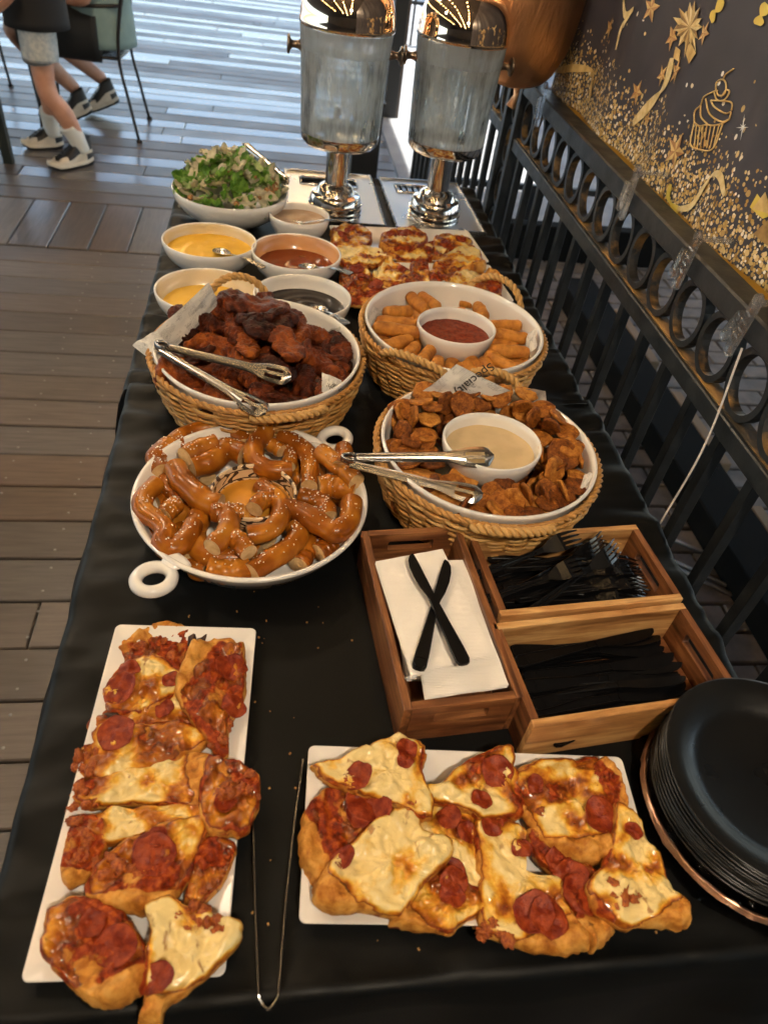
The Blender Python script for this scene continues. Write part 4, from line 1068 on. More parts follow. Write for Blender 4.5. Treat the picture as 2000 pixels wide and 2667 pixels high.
slice_('upright slice with large pepperoni at the back rim of the crosswise tray', zC([(1030, 420), (1160, 410), (1280, 290), (1440, 190), (1600, 140), (1650, 200)]) + zD([(230, 240), (270, 400), (240, 490), (60, 500)]) + zC([(1380, 580), (1180, 520), (1060, 500)]), h2 + .006, Cz, None, .024, z3(zD, [(130, 260, .017, .3, .3), (40, 420, .011)]), (), cheese=.6)
slice_('round topped slice of yellow cheese at the back right of the crosswise tray', zD([(240, 280), (380, 220), (540, 200), (700, 190), (780, 230), (830, 330), (820, 480), (820, 640), (740, 710), (640, 720), (480, 660), (380, 570), (300, 440)]), h2 + .004, Cz, (1560, 2205), .022, z3(zD, [(720, 520, .019, .1, .1), (340, 340, .009)]), z3(zD, [(570, 520, .007), (400, 480, .007)]), cheese=.55)
slice_('yellow cheese slice with two overlapping pepperoni at the front of the crosswise tray', zD([(30, 560), (120, 540), (240, 560), (300, 620), (260, 700), (250, 790), (340, 840), (470, 860), (500, 980), (560, 1090), (640, 1200), (560, 1240), (400, 1230), (200, 1180), (80, 1110), (60, 900), (40, 700)]), h1 + .004, Cz, (1480, 2445), .022, z3(zD, [(340, 1070, .019, .1, 0), (420, 1100, .018, .1, .1), (100, 570, .012), (270, 700, .010)]), z3(zD, [(140, 1160, .013), (90, 1180, .010)]), cheese=.62)
slice_('narrow slice with overlapping dark pepperoni in a row, crosswise tray', zD([(330, 620), (430, 660), (520, 760), (660, 800), (720, 880), (740, 1010), (770, 1130), (680, 1230), (610, 1150), (520, 1010), (480, 860), (380, 760)]), h1, To, (1560, 2440), .02, z3(zD, [(550, 870, .017), (600, 960, .018), (480, 770, .013), (640, 1010, .012)]), (), cheese=.30)
slice_('pale triangular slice overhanging the right rim of the crosswise tray', zD([(830, 450), (900, 490), (970, 580), (1010, 680), (1090, 780), (1130, 920), (1210, 1000), (1200, 1090), (1060, 1090), (860, 1100), (740, 1020), (700, 900), (770, 760), (820, 620)]), h2 + .006, Cz, (1770, 2370), .022, z3(zD, [(910, 600, .009)]), z3(zD, [(840, 950, .013), (890, 980, .009), (1000, 830, .007)]), cheese=.7)
slice_('crust end propped against the right back corner of the crosswise tray', zD([(690, 240), (740, 190), (800, 230), (850, 330), (880, 430), (840, 470), (780, 400), (700, 330)]), h2, Cr, (1620, 2000), .02, (), (), cheese=.2)
# --- far trays
g1 = TZ + .034
slice_('bubbly slice in the left corner of the farthest pizza tray', zE([(30, 100), (120, 50), (240, 50), (340, 90), (360, 180), (260, 260), (100, 260), (40, 180)]), g1 + .008, To, None, .022, z3(zE, [(180, 110, .014), (110, 150, .012)]), (), cheese=.5)
slice_('domed browned slice at the back middle of the farthest pizza tray', zE([(490, 120), (580, 70), (700, 60), (820, 90), (860, 160), (760, 220), (600, 230), (490, 200)]), g1 + .014, To, None, .030, z3(zE, [(660, 120, .016), (560, 130, .014)]), (), cheese=.45)
slice_('white cheesy slice at the front left of the farthest pizza tray', zE([(30, 270), (150, 260), (340, 250), (480, 290), (500, 350), (380, 390), (180, 390), (60, 330)]), g1 + .006, Cz, None, .022, (), z3(zE, [(70, 280, .010), (460, 310, .009)]), cheese=.7)
slice_('toasted slice lying across the middle of the farthest pizza tray', zE([(480, 220), (640, 210), (820, 210), (960, 240), (950, 320), (840, 370), (640, 350), (540, 300)]), g1, Cz, None, .018, z3(zE, [(600, 280, .012), (880, 290, .011)]), (), cheese=.55)
slice_('folded slice with shiny red top at the back right of the farthest pizza tray', zE([(960, 170), (1040, 130), (1180, 150), (1270, 190), (1240, 240), (1100, 260), (1000, 310), (950, 260)]), g1 + .006, To, None, .022, z3(zE, [(1180, 190, .014), (1040, 220, .012)]), (), cheese=.45)
slice_('pale triangular slice leaning at the right end of the farthest pizza tray', zE([(960, 390), (1060, 310), (1200, 240), (1300, 250), (1360, 340), (1380, 420), (1250, 430), (1060, 420)]), g1 + .008, Cz, (1245, 680), .024, (), z3(zE, [(1150, 310, .007)]), cheese=.7)
slice_('dark red slice at the left end of the pizza tray behind the mozzarella sticks', zE([(110, 460), (200, 390), (300, 400), (360, 480), (340, 560), (240, 600), (130, 580)]), g1 + .010, To, None, .026, z3(zE, [(240, 450, .017), (300, 520, .013)]), (), cheese=.3)
slice_('slice with a bright red pepper piece on the tray behind the mozzarella sticks', zE([(130, 620), (300, 570), (420, 560), (540, 620), (520, 700), (360, 740), (180, 720)]), g1 + .004, Cr, None, .022, z3(zE, [(410, 610, .016, .5, -.6)]), z3(zE, [(250, 660, .012), (220, 700, .010)]), cheese=.3)
slice_('peaked slice of yellow cheese on the tray behind the mozzarella sticks', zE([(480, 400), (520, 330), (600, 400), (700, 430), (720, 520), (600, 560), (470, 540), (400, 480)]), g1 + .012, Cz, None, .026, z3(zE, [(660, 450, .012)]), (), cheese=.6)
slice_('white blistered slice on the tray behind the mozzarella sticks', zE([(470, 590), (580, 560), (700, 570), (720, 640), (620, 690), (500, 660)]), g1, Cz, None, .02, z3(zE, [(680, 580, .010)]), (), cheese=.65)
slice_('stringy red slice in the middle of the tray behind the mozzarella sticks', zE([(740, 400), (820, 350), (880, 400), (900, 520), (880, 600), (780, 610), (720, 560), (740, 480)]), g1 + .010, To, None, .026, (), z3(zE, [(800, 400, .014), (810, 540, .014)]), cheese=.25)
slice_('browned slice right of the stringy red slice, back tray', zE([(900, 480), (1000, 430), (1120, 430), (1150, 520), (1060, 590), (930, 600)]), g1 + .006, To, None, .024, z3(zE, [(1000, 510, .012)]), (), cheese=.35)
slice_('slice with two blobs of white cheese on the tray behind the mozzarella sticks', zE([(1080, 560), (1140, 480), (1240, 460), (1340, 500), (1340, 600), (1240, 660), (1120, 640)]), g1 + .008, Cz, None, .024, (), z3(zE, [(1180, 600, .009)]), cheese=.55)
slice_('slice of folded red ham at the right end of the tray behind the mozzarella sticks', zE([(1280, 640), (1340, 540), (1400, 470), (1480, 480), (1540, 540), (1540, 620), (1440, 660), (1340, 680)]), g1 + .012, Cr, (1310, 720), .026, (), z3(zE, [(1390, 560, .015), (1360, 610, .011)]), cheese=.2)
slice_('small slice beyond the basket handle on the tray behind the mozzarella sticks', zE([(1340, 700), (1440, 670), (1540, 680), (1530, 740), (1420, 750)]), g1, Cz, None, .02, (), (), cheese=.5)

# ================================================================ pretzels
def pretzel_mat():
    m, t, p = newmat('pretzel_crust')
    v = coords(t, 'Object', (1, 1, 1), True); n1 = noi(t, v, 22, 3); n2 = noi(t, v, 90, 4, .6, 1.2)
    a = ramp(t, [(.25, (.13, .028, .0022)), (.5, (.31, .088, .006)), (.75, (.56, .22, .022))], n1)
    crack = ramp(t, [(.66, G(0)), (.76, G(1))], n2); c = mixc(t, mth(t, 'MULTIPLY', crack.outputs[0], .6), a.outputs[0], (.50, .26, .08))
    t.links.new(c, p.inputs['Base Color']); setp(p, rough=.3, coat=.12, coatr=.1, spec=.25); bump(t, p, n2, .15, .002)
pretzel_mat()
simple('pretzel_crumb', (.58, .36, .15), .85, (.70, .49, .25), 120, bs=300, bstr=.7, bdist=.002)
simple('salt', (.85, .82, .76), .4)
PRn = 0
def pretzel(label, branches, z, salt=14, seed=0):
    """branches: list of (points, radius px in the zoom, z offset) in zoom pixels"""
    P0 = W(320 + branches[0][0][0][0] / 2.514, 1080 + branches[0][0][0][1] / 2.514, z)
    t = thing('pretzel_piece', label, 'pretzel', (P0.x, P0.y, TZ + .01), 0, 'torn soft pretzel pieces'); org = Vector((P0.x, P0.y, TZ + .01))
    rr = random.Random(seed + len(branches[0][0])); sb = MB()
    for bi, (pts, rpx, dz) in enumerate(branches):
        Q = []
        for k, q in enumerate(pts):
            zz = z + dz + (q[2] if len(q) > 2 else 0)
            Q.append(W(320 + q[0] / 2.514, 1080 + q[1] / 2.514, zz) - org)
        n = 22; S_ = spline(Q, n); r = rpx / 2.514 / FPX * 1.24
        rad = [r * (1 + .10 * sin(i * .9 + seed) * .5 + .08 * nz(i * .35, seed, bi)) * (.93 + .07 * sin(pi * i / (n - 1))) for i in range(n)]
        MB().tube(S_, rad, 16, True, 0, 1, upv=(0, 0, 1)).obj('twist' if bi == 0 else 'arm', ['pretzel_crust', 'pretzel_crumb'], t, ang=60)
        for _ in range(salt if bi == 0 else salt // 2):
            i = rr.randrange(1, n - 1); tt = (S_[i + 1] - S_[i - 1]).normalized(); u = (Vector((0, 0, 1)) - tt * tt.z).normalized(); w = tt.cross(u)
            a = rr.gauss(0, .55); pos = S_[i].lerp(S_[i + 1], rr.random()) + (u * cos(a) + w * sin(a)) * rad[i] * 1.0
            s_ = rr.uniform(.0007, .0013); sb.box(pos, (s_ * 1.5, s_, s_), rz=rr.uniform(0, 3))
    if sb.v: o = sb.obj('salt_grains', 'salt', t, smooth=False); o['kind'] = 'stuff'
    return t
lo, mi_, hi_ = TZ + .030, TZ + .046, TZ + .060
PZ = [
 ('dark shiny pretzel arc along the back edge of the platter', [([(330, 175), (430, 115), (560, 85), (700, 100), (790, 155), (800, 200)], 44, 0)], mi_, 26),
 ('salt crusted pretzel bend at the back left with a cut end', [([(258, 380), (222, 290), (290, 215), (400, 195)], 54, 0)], mi_, 60),
 ('thick twisted pretzel knot left of the dip with a torn right end', [([(450, 345), (590, 300), (690, 225), (795, 262)], 62, 0), ([(405, 275), (490, 225), (610, 185)], 50, .012)], mi_ + .006, 30),
 ('smooth pretzel limb running down to the left of the dip', [([(345, 345), (385, 425), (470, 510), (560, 575), (640, 600)], 60, 0)], hi_, 10),
 ('curved pretzel hook behind the dip with a pointed upright tip', [([(950, 60), (925, 130), (865, 200), (865, 290), (950, 360), (1105, 362)], 52, 0), ([(900, 150), (980, 200), (1040, 240)], 40, -.01)], hi_, 22),
 ('pretzel bow at the back right with a heavy patch of salt', [([(1020, 150), (1130, 185), (1215, 265), (1228, 370), (1220, 470)], 50, 0), ([(1060, 190), (1100, 260), (1085, 340)], 42, -.008)], mi_ + .004, 60),
 ('torn pretzel chunk with two open ends at the far right rim', [([(1290, 240), (1370, 300), (1460, 370), (1530, 440)], 52, 0), ([(1445, 215), (1450, 290), (1420, 350)], 48, .004)], hi_ + .004, 14),
 ('stubby pretzel block at the right rim below the torn chunk', [([(1280, 480), (1380, 470), (1520, 505)], 62, 0)], mi_, 16),
 ('J shaped pretzel with a pointed tip at the right front', [([(1045, 612), (1160, 640), (1290, 715), (1390, 765), (1480, 700), (1500, 570)], 56, 0)], hi_, 40),
 ('small pretzel loop resting in the dip', [([(900, 460), (960, 510), (1030, 575), (1028, 680), (950, 765), (815, 790)], 48, 0), ([(862, 620), (910, 560), (990, 535)], 44, .002)], hi_ + .002, 24),
 ('S shaped pretzel on the left rim with three torn ends', [([(225, 450), (140, 540), (135, 630), (230, 695), (285, 770), (260, 850), (340, 880), (430, 800), (465, 715)], 50, 0), ([(270, 660), (310, 620), (360, 580)], 44, 0)], mi_ + .008, 50),
 ('Y shaped pretzel knot in front of the dip', [([(580, 640), (690, 645), (795, 645)], 48, 0), ([(690, 650), (690, 760), (585, 870)], 50, .002), ([(690, 770), (760, 830), (825, 905)], 46, 0)], hi_ + .004, 34),
 ('pretzel bend lying under the Y shaped knot', [([(520, 640), (475, 760), (490, 870), (610, 930), (800, 940)], 56, 0)], mi_ - .004, 30),
 ('flat cut pretzel piece at the very front of the platter', [([(565, 1010), (690, 1030), (825, 1000)], 56, 0)], mi_ - .004, 8),
 ('long pretzel horn sweeping to the front right', [([(840, 1040), (950, 960), (1080, 880), (1150, 790), (1130, 735)], 52, 0)], mi_, 34),
 ('pretzel end with a round pale cut face at the front left', [([(470, 900), (440, 965)], 54, 0)], lo, 0),
 ('pretzel end with a round pale cut face at the right front rim', [([(1380, 850), (1280, 910)], 52, 0)], lo + .002, 0),
 ('pretzel end with an oval cut face lying low at the front', [([(1200, 880), (1145, 985)], 56, 0)], lo - .006, 0),
 ('dark salted pretzel arm tucked under the J shaped piece', [([(1150, 545), (1290, 575), (1345, 680)], 56, 0)], lo + .006, 40),
 ('dark pretzel limb under the S shaped piece', [([(285, 420), (310, 510), (400, 575)], 44, 0)], lo + .008, 4),
 ('dark pretzel lump half hidden at the left rim', [([(230, 580), (300, 560), (330, 660)], 48, 0)], lo, 6),
 ('shadowed pretzel piece right below the dip bowl', [([(800, 700), (870, 720), (950, 830)], 50, 0)], lo + .004, 8),
 ('shadowed pretzel arm deep at the front middle', [([(380, 740), (480, 1000), (540, 1030)], 46, 0)], lo - .004, 4),
 ('shadowed pretzel arm deep at the right front', [([(1160, 900), (1230, 800), (1200, 740)], 48, 0)], lo, 10),
 ('hidden pretzel limb at the back rim of the platter', [([(820, 170), (840, 260), (830, 330)], 40, 0)], lo, 4),
 ('low pretzel limb filling the left of the platter', [([(300, 700), (390, 640), (470, 600)], 50, 0)], lo - .004, 6),
 ('low pretzel limb filling the back left of the platter', [([(420, 260), (520, 330), (560, 420)], 46, 0)], lo - .004, 6),
 ('low pretzel limb filling the back of the platter', [([(560, 170), (700, 190), (800, 300)], 46, 0)], lo - .006, 6),
 ('low pretzel limb filling the front of the platter', [([(620, 880), (760, 860), (900, 900)], 50, 0)], lo - .004, 6),
 ('low pretzel limb filling the right of the platter', [([(1180, 480), (1300, 470), (1450, 560)], 48, 0)], lo - .004, 6),
 ('low pretzel limb along the right front rim', [([(1250, 830), (1370, 800), (1470, 740)], 46, 0)], lo - .002, 6),
 ('low pretzel limb at the back right rim', [([(1130, 260), (1150, 380), (1180, 470)], 42, 0)], lo - .006, 6),
 ('low pretzel limb along the left front rim', [([(200, 760), (300, 900), (420, 960)], 46, 0)], lo - .002, 6),
 ('hidden pretzel limb between the bow and the torn chunk', [([(1270, 290), (1290, 420), (1330, 520)], 42, 0)], lo, 4)]
for i, (lab, br, zz, s_) in enumerate(PZ): pretzel(lab, br, zz, s_, i)

# ================================================================ chicken wings
def wing_mat():
    m, t, p = newmat('glazed_wing')
    v = coords(t, 'Object', (1, 1, 1), True); n1 = noi(t, v, 1.3, 5, .65, .8); n2 = noi(t, v, 6, 5, .7)
    oi = N(t, 'ShaderNodeObjectInfo'); sh = mth(t, 'SUBTRACT', mth(t, 'MULTIPLY', oi.outputs['Random'], .26), .13)
    a = ramp(t, [(.30, (.018, .0035, .0015)), (.42, (.058, .0095, .0025)), (.54, (.15, .027, .0045)), (.66, (.33, .078, .010)), (.80, (.56, .19, .024))], mth(t, 'ADD', mth(t, 'ADD', mth(t, 'MULTIPLY', n1, .7), mth(t, 'MULTIPLY', n2, .3)), sh))
    t.links.new(a.outputs[0], p.inputs['Base Color']); setp(p, rough=.33, coat=.06, coatr=.12, spec=.2); bump(t, p, n2, 1.0, .005)
wing_mat()
def drum(seed):
    b = MB(); n = 32; L = 34
    for i in range(L + 1):
        u = i / L; x_ = (u - .5) * 2.0
        r = .30 + .30 * (1 - smooth(.35, .85, u)); r *= sqrt(max(0, 1 - (2 * u - 1) ** 6)); r += .08 * smooth(.82, .95, u) * (1 - smooth(.95, 1, u))
        for k in range(n):
            a = 2 * pi * k / n; q = Vector((x_, cos(a) * r, sin(a) * r * .85)); d = 1 + .34 * fbm(q * 1.8 + Vector((seed * 5.1, 0, 0)), 3) - .30 * abs(fbm(q * 3.4 + Vector((seed, 2, 0)), 3)) - .20 * abs(fbm(q * 8 + Vector((seed, 9, 0)), 3))
            b.v.append(Vector((x_ + .1 * nz(q.x * 2, q.y * 2, seed), q.y * d + .14 * sin(u * 3 + seed), q.z * d)))
    for i in range(L):
        for k in range(n): b.f.append((i * n + k, i * n + (k + 1) % n, (i + 1) * n + (k + 1) % n, (i + 1) * n + k))
    b.f += [tuple(range(n - 1, -1, -1)), tuple(L * n + k for k in range(n))]
    return mesh('chicken_wing', b.v, b.f, 'glazed_wing')
def flatw(seed):
    b = MB(); n = 34; L = 34
    for i in range(L + 1):
        u = i / L; x_ = (u - .5) * 2.0; w = .50 * sqrt(max(0, 1 - abs(2 * u - 1) ** 3.5)) + .05; h = .24 * sqrt(max(0, 1 - abs(2 * u - 1) ** 5)) + .03
        for k in range(n):
            a = 2 * pi * k / n; gro = 1 - .35 * math.exp(-(cos(a) / .3) ** 2) * (1 - abs(2 * u - 1))
            q = Vector((x_, cos(a) * w, sin(a) * h * gro)); d = 1 + .34 * fbm(q * 2 + Vector((seed * 4.7, 1, 0)), 3) - .34 * abs(fbm(q * 3.8 + Vector((seed, 5, 0)), 3)) - .22 * abs(fbm(q * 8 + Vector((seed, 7, 0)), 3))
            b.v.append(Vector((x_, q.y * d, q.z * d + .08 * sin(u * 4 + seed))))
    for i in range(L):
        for k in range(n): b.f.append((i * n + k, i * n + (k + 1) % n, (i + 1) * n + (k + 1) % n, (i + 1) * n + k))
    b.f += [tuple(range(n - 1, -1, -1)), tuple(L * n + k for k in range(n))]
    return mesh('chicken_wing', b.v, b.f, 'glazed_wing')
DR = [drum(s) for s in range(4)]; FLW = [flatw(s) for s in range(4)]
rw = random.Random(12); WG = 'chicken wings heaped in the basket'
def wing(zx, zy, lpx, ang, kind, z, tilt=0, roll=None):
    px, py = 340 + zx / 2.676, 720 + zy / 2.676; c = W(px, py, z); e = W(px + cos(ang) * 20, py + sin(ang) * 20, z); d = e - c
    L = lpx / 2.676 / FPX * (c - Vector((0, 0, CAMZ))).length * .66
    o = link('chicken_wing', rw.choice(DR if kind == 'd' else FLW), None, c, (roll if roll is not None else rw.uniform(-.5, .5), tilt, atan2(d.y, d.x)), (L, L, L))
    return tag(o, 'dark glazed chicken wing in the heap of the wicker basket', 'chicken wing', WG)
# lower layer, then the wings that show
for k in range(44):
    a = k * 2.399; r = .128 * sqrt((k + .5) / 44); x_, y_ = cW[0] + r * cos(a), cW[1] + r * sin(a)
    o = link('chicken_wing', rw.choice(DR + FLW), None, (x_, y_, TZ + .062 + rw.uniform(0, .012) + .010 * (1 - r / .128)), (rw.uniform(0, 6), rw.uniform(-.4, .4), rw.uniform(0, 6)), (.036,) * 3)
    tag(o, 'dark glazed chicken wing in the heap of the wicker basket', 'chicken wing', WG)
u1, u2, u3 = TZ + .082, TZ + .105, TZ + .125
for a in [(430, 400, 200, .2, 'd', u1 + .01), (600, 340, 220, .25, 'd', u2), (860, 195, 370, .12, 'f', u3), (900, 275, 280, -.35, 'f', u3), (980, 330, 340, -.5, 'f', u3 - .004), (820, 480, 230, 1.5, 'f', u2 + .01),
          (1090, 470, 300, 1.0, 'f', u2 + .012), (1490, 570, 230, 1.5, 'd', u1), (1330, 410, 200, .15, 'd', u1 + .012), (1170, 300, 180, .9, 'f', u2), (360, 290, 170, .5, 'd', u1 + .008), (650, 260, 230, 1.0, 'd', u2 + .006),
          (610, 490, 250, .2, 'f', u1 + .008), (370, 700, 290, .1, 'd', u1 + .006), (650, 860, 250, .2, 'd', u1 + .002), (1300, 600, 280, .4, 'd', u1 + .004), (1200, 740, 240, 1.2, 'd', u1 + .002), (1280, 810, 190, .5, 'd', u1 - .004),
          (1080, 870, 280, .15, 'f', u1 - .004), (850, 740, 190, .7, 'd', u1 + .006), (700, 690, 190, .15, 'd', u1 + .004), (470, 560, 230, 2.6, 'f', u1 + .006), (740, 420, 240, .9, 'd', u2), (1000, 640, 270, .5, 'f', u2 - .006), (1400, 480, 200, 2.2, 'd', u1 + .006),
          (480, 780, 230, .5, 'f', u1), (900, 850, 220, 2.2, 'd', u1), (1180, 420, 200, 2.5, 'f', u2 - .004), (500, 470, 190, 2.9, 'd', u1 + .01), (980, 220, 220, .6, 'd', u2), (830, 600, 240, .4, 'd', u1 + .012), (1420, 690, 200, .8, 'd', u1 - .004), (1380, 550, 210, .3, 'f', u1 + .006)]:
    wing(*a)

# ================================================================ fried mozzarella sticks
simple('golden_breading', (.38, .120, .010), .5, (.68, .28, .034), 2.0, .35, .66, bs=20, bstr=1.0, bdist=.0022)
def stick(seed):
    b = MB(); n = 14; L = 22
    for i in range(L + 1):
        u = i / L; x_ = (u - .5) * 2; r = .235 * (max(0, 1 - abs(2 * u - 1) ** 7)) ** .5 + .01
        for k in range(n):
            a = 2 * pi * k / n; q = Vector((x_, cos(a), sin(a))); d = 1 + .12 * fbm(q * 2.2 + Vector((seed * 3, 0, 0)), 3) + .05 * nz(q.x * 9, q.y * 4, seed)
            b.v.append(Vector((x_, cos(a) * r * d, sin(a) * r * d * .95)))
    for i in range(L):
        for k in range(n): b.f.append((i * n + k, i * n + (k + 1) % n, (i + 1) * n + (k + 1) % n, (i + 1) * n + k))
    b.f += [tuple(range(n - 1, -1, -1)), tuple(L * n + k for k in range(n))]
    return mesh('mozzarella_stick', b.v, b.f, 'golden_breading')
ST = [stick(s) for s in range(4)]; rs_ = random.Random(4)
def stick_at(zx, zy, lpx, ang, z, tilt=0):
    px, py = 820 + zx / 2.765, 540 + zy / 2.765; c = W(px, py, z); d = W(px + cos(ang) * 20, py + sin(ang) * 20, z) - c
    L = .036 * lpx / 240
    tag(link('mozzarella_stick', rs_.choice(ST), None, c, (rs_.uniform(0, 6), tilt, atan2(d.y, d.x)), (L, .047, .047)), 'golden fried mozzarella stick in the basket with red dip', 'mozzarella stick', 'mozzarella sticks around the red dip')
s1, s2 = TZ + .060, TZ + .080
for a in [(595, 755, 190, -.05, s2), (705, 790, 120, .5, s1), (735, 690, 220, .75, s2), (820, 680, 190, .6, s2), (600, 835, 270, .1, s2), (590, 885, 280, .15, s2 + .006), (575, 985, 250, -.25, s2), (435, 910, 150, .1, s1), (450, 960, 150, .2, s1),
          (690, 1040, 170, -.8, s2 - .006), (800, 1070, 190, -.9, s2 - .006), (875, 1160, 210, -1.3, s2 - .006), (980, 1140, 150, -1.2, s1), (1080, 1200, 180, .9, s1), (1165, 1150, 190, .8, s1 + .006), (1255, 1170, 210, .9, s2 - .006), (1360, 1130, 270, .5, s2),
          (1400, 1040, 240, .05, s2 + .004), (1400, 930, 250, .15, s2), (1365, 855, 220, 0, s2), (1195, 750, 170, 1.0, s2), (1310, 1230, 190, .9, s1), (1380, 1200, 170, .4, s1), (740, 1160, 180, -.9, s1), (610, 1090, 190, -.4, s1), (540, 1040, 170, .2, s1),
          (1340, 980, 200, .2, s1 + .008), (1440, 1110, 150, .2, s1 + .004), (740, 880, 150, 1.2, s1), (1100, 690, 120, .2, s1 + .01), (720, 940, 150, 1.3, s1), (1250, 1020, 140, .3, s1)]:
    stick_at(*a)
for k in range(26):
    a = k * 2 * pi / 26 + .1; r = .096 + .012 * (k % 2)
    tag(link('mozzarella_stick', rs_.choice(ST), None, (cS[0] + r * cos(a), cS[1] + r * sin(a), TZ + .050 + .007 * (k % 3)), (rs_.uniform(0, 6), rs_.uniform(-.15, .15), a + rs_.uniform(-.5, .5)), (.032, .046, .046)), 'golden fried mozzarella stick in the basket with red dip', 'mozzarella stick', 'mozzarella sticks around the red dip')

# ================================================================ fried pickle chips
def pickle_mat():
    m, t, p = newmat('fried_pickle')
    v = coords(t, 'Object', (1, 1, 1), True); n1 = noi(t, v, 2.2, 4, .65, .4); n2 = noi(t, v, 8, 4, .7); oi = N(t, 'ShaderNodeObjectInfo')
    sh = mth(t, 'MULTIPLY', mth(t, 'SUBTRACT', oi.outputs['Random'], .5), .30)
    a = ramp(t, [(.28, (.065, .016, .003)), (.42, (.20, .056, .008)), (.56, (.40, .14, .020)), (.70, (.60, .27, .055))], mth(t, 'ADD', mth(t, 'ADD', mth(t, 'MULTIPLY', n1, .65), mth(t, 'MULTIPLY', n2, .35)), sh))
    t.links.new(a.outputs[0], p.inputs['Base Color']); setp(p, rough=.5, spec=.2); bump(t, p, n2, .9, .0014)
pickle_mat()
def chip(seed):
    b = MB(); n = 22
    prof = [(0, .12), (.3, .13), (.6, .17), (.85, .20), (.98, .12), (1.0, 0), (.98, -.12), (.85, -.19), (.6, -.15), (.3, -.13), (0, -.12)]
    b.lathe(prof, n)
    for v in b.v:
        d = 1 + .13 * fbm(Vector((v.x * 1.6, v.y * 1.6, seed * 3.1)), 3) + .06 * nz(v.x * 6, v.y * 6, seed)
        v.x *= d; v.y *= d * (.9 + .03 * seed); v.z = v.z * (1 + .4 * nz(v.x * 4, v.y * 4, seed)) + .12 * v.x * v.x * (1 if seed % 2 else -1) + .07 * nz(v.x * 3, v.y * 3, seed + 8)
    return mesh('fried_pickle', b.v, b.f, 'fried_pickle')
CHP = [chip(s) for s in range(5)]; rp = random.Random(21); PG = 'fried pickle chips around the beige dip'
def pchip(x_, y_, z, tilt, az, r): 
    q = Matrix.Rotation(az, 3, 'Z') @ Matrix.Rotation(tilt, 3, 'X') @ Matrix.Rotation(rp.uniform(0, 6), 3, 'Z')
    tag(link('fried_pickle', rp.choice(CHP), None, (x_, y_, z), q.to_euler(), (r, r, r * rp.uniform(.75, 1.0))), 'brown fried pickle chip in the basket with beige dip', 'fried pickle', PG)
for layer, (zb, cnt_, mind) in enumerate(((.038, 40, .020), (.062, 70, .019), (.088, 110, .0190))):
    put = []
    for k in range(cnt_ * 12):
        a = rp.uniform(0, 2 * pi); r = .131 * sqrt(rp.uniform(.15, 1))
        if r < (.052, .072, .084)[layer]: continue
        x_, y_ = r * cos(a), r * sin(a)
        if any(hypot(x_ - q[0], y_ - q[1]) < mind for q in put): continue
        put.append((x_, y_)); back = smooth(-.2, 1, sin(a))
        z = TZ + zb + (.028 * back if layer else .008 * back) + rp.uniform(-.003, .005)
        up_ = rp.random()
        pchip(cP[0] + x_, cP[1] + y_, z, rp.gauss(0, .35) if up_ < .7 else rp.uniform(.8, 1.4), rp.uniform(0, 6.3), rp.uniform(.0145, .0185))
        if len(put) >= cnt_: break
z8_ = lambda x, y_, z: W(920 + x / 2.44, 980 + y_ / 2.44, z)
for (x_, y_, z, tl, az, r) in [(690, 180, .112, .75, .1, .0195), (820, 150, .110, .7, 0, .0195), (300, 215, .098, .2, 0, .019), (330, 200, .106, .3, .4, .018), (440, 410, .095, .5, 0, .018), (310, 470, .088, .3, 1, .0205), (950, 815, .085, .55, 0, .0205),
      (830, 870, .080, .25, .4, .0205), (960, 710, .088, .5, 0, .0175), (1320, 770, .085, .35, .3, .0205), (1330, 500, .098, .6, 0, .024), (1380, 450, .104, .2, .3, .0185), (700, 650, .080, .2, 0, .022), (490, 760, .085, .3, .4, .019), (620, 840, .078, .2, 2, .018),
      (1170, 830, .082, .3, 1, .0185), (1280, 600, .096, 1.1, .6, .0195), (1210, 760, .085, 1.3, 1.6, .017), (940, 705, .082, .7, 0, .0175), (930, 110, .108, .3, 0, .018), (680, 90, .110, .4, .3, .018), (1090, 240, .100, .3, .3, .0185), (1190, 490, .095, 1.2, 1.4, .018), (1060, 760, .086, .7, 1.2, .018)]:
    q = z8_(x_, y_, TZ + z); pchip(q.x, q.y, TZ + z, tl, az, r)

# ================================================================ salad
def leaf_mat(name, c1, c2):
    m, t, p = newmat(name); v = coords(t, 'Object', (1, 1, 1), True); n1 = noi(t, v, 1.6, 3); n2 = noi(t, v, 7, 3)
    a = ramp(t, [(.3, c1), (.7, c2)], n1); t.links.new(a.outputs[0], p.inputs['Base Color']); setp(p, rough=.35, spec=.5)
    bump(t, p, n2, .5, .0012)
    tr = N(t, 'ShaderNodeBsdfTranslucent'); t.links.new(a.outputs[0], tr.inputs[0]); mx = N(t, 'ShaderNodeMixShader'); mx.inputs[0].default_value = .3
    out = [q for q in t.nodes if q.type == 'OUTPUT_MATERIAL'][0]
    t.links.new(p.outputs[0], mx.inputs[1]); t.links.new(tr.outputs[0], mx.inputs[2]); t.links.new(mx.outputs[0], out.inputs[0])
leaf_mat('lettuce_green', (.10, .27, .03), (.30, .52, .09)); leaf_mat('lettuce_pale', (.30, .46, .13), (.58, .66, .36)); leaf_mat('cheese_shaving', (.66, .58, .38), (.80, .75, .58))
simple('crouton', (.30, .13, .045), .8, (.48, .26, .10), 3, bs=8, bstr=.8, bdist=.001)
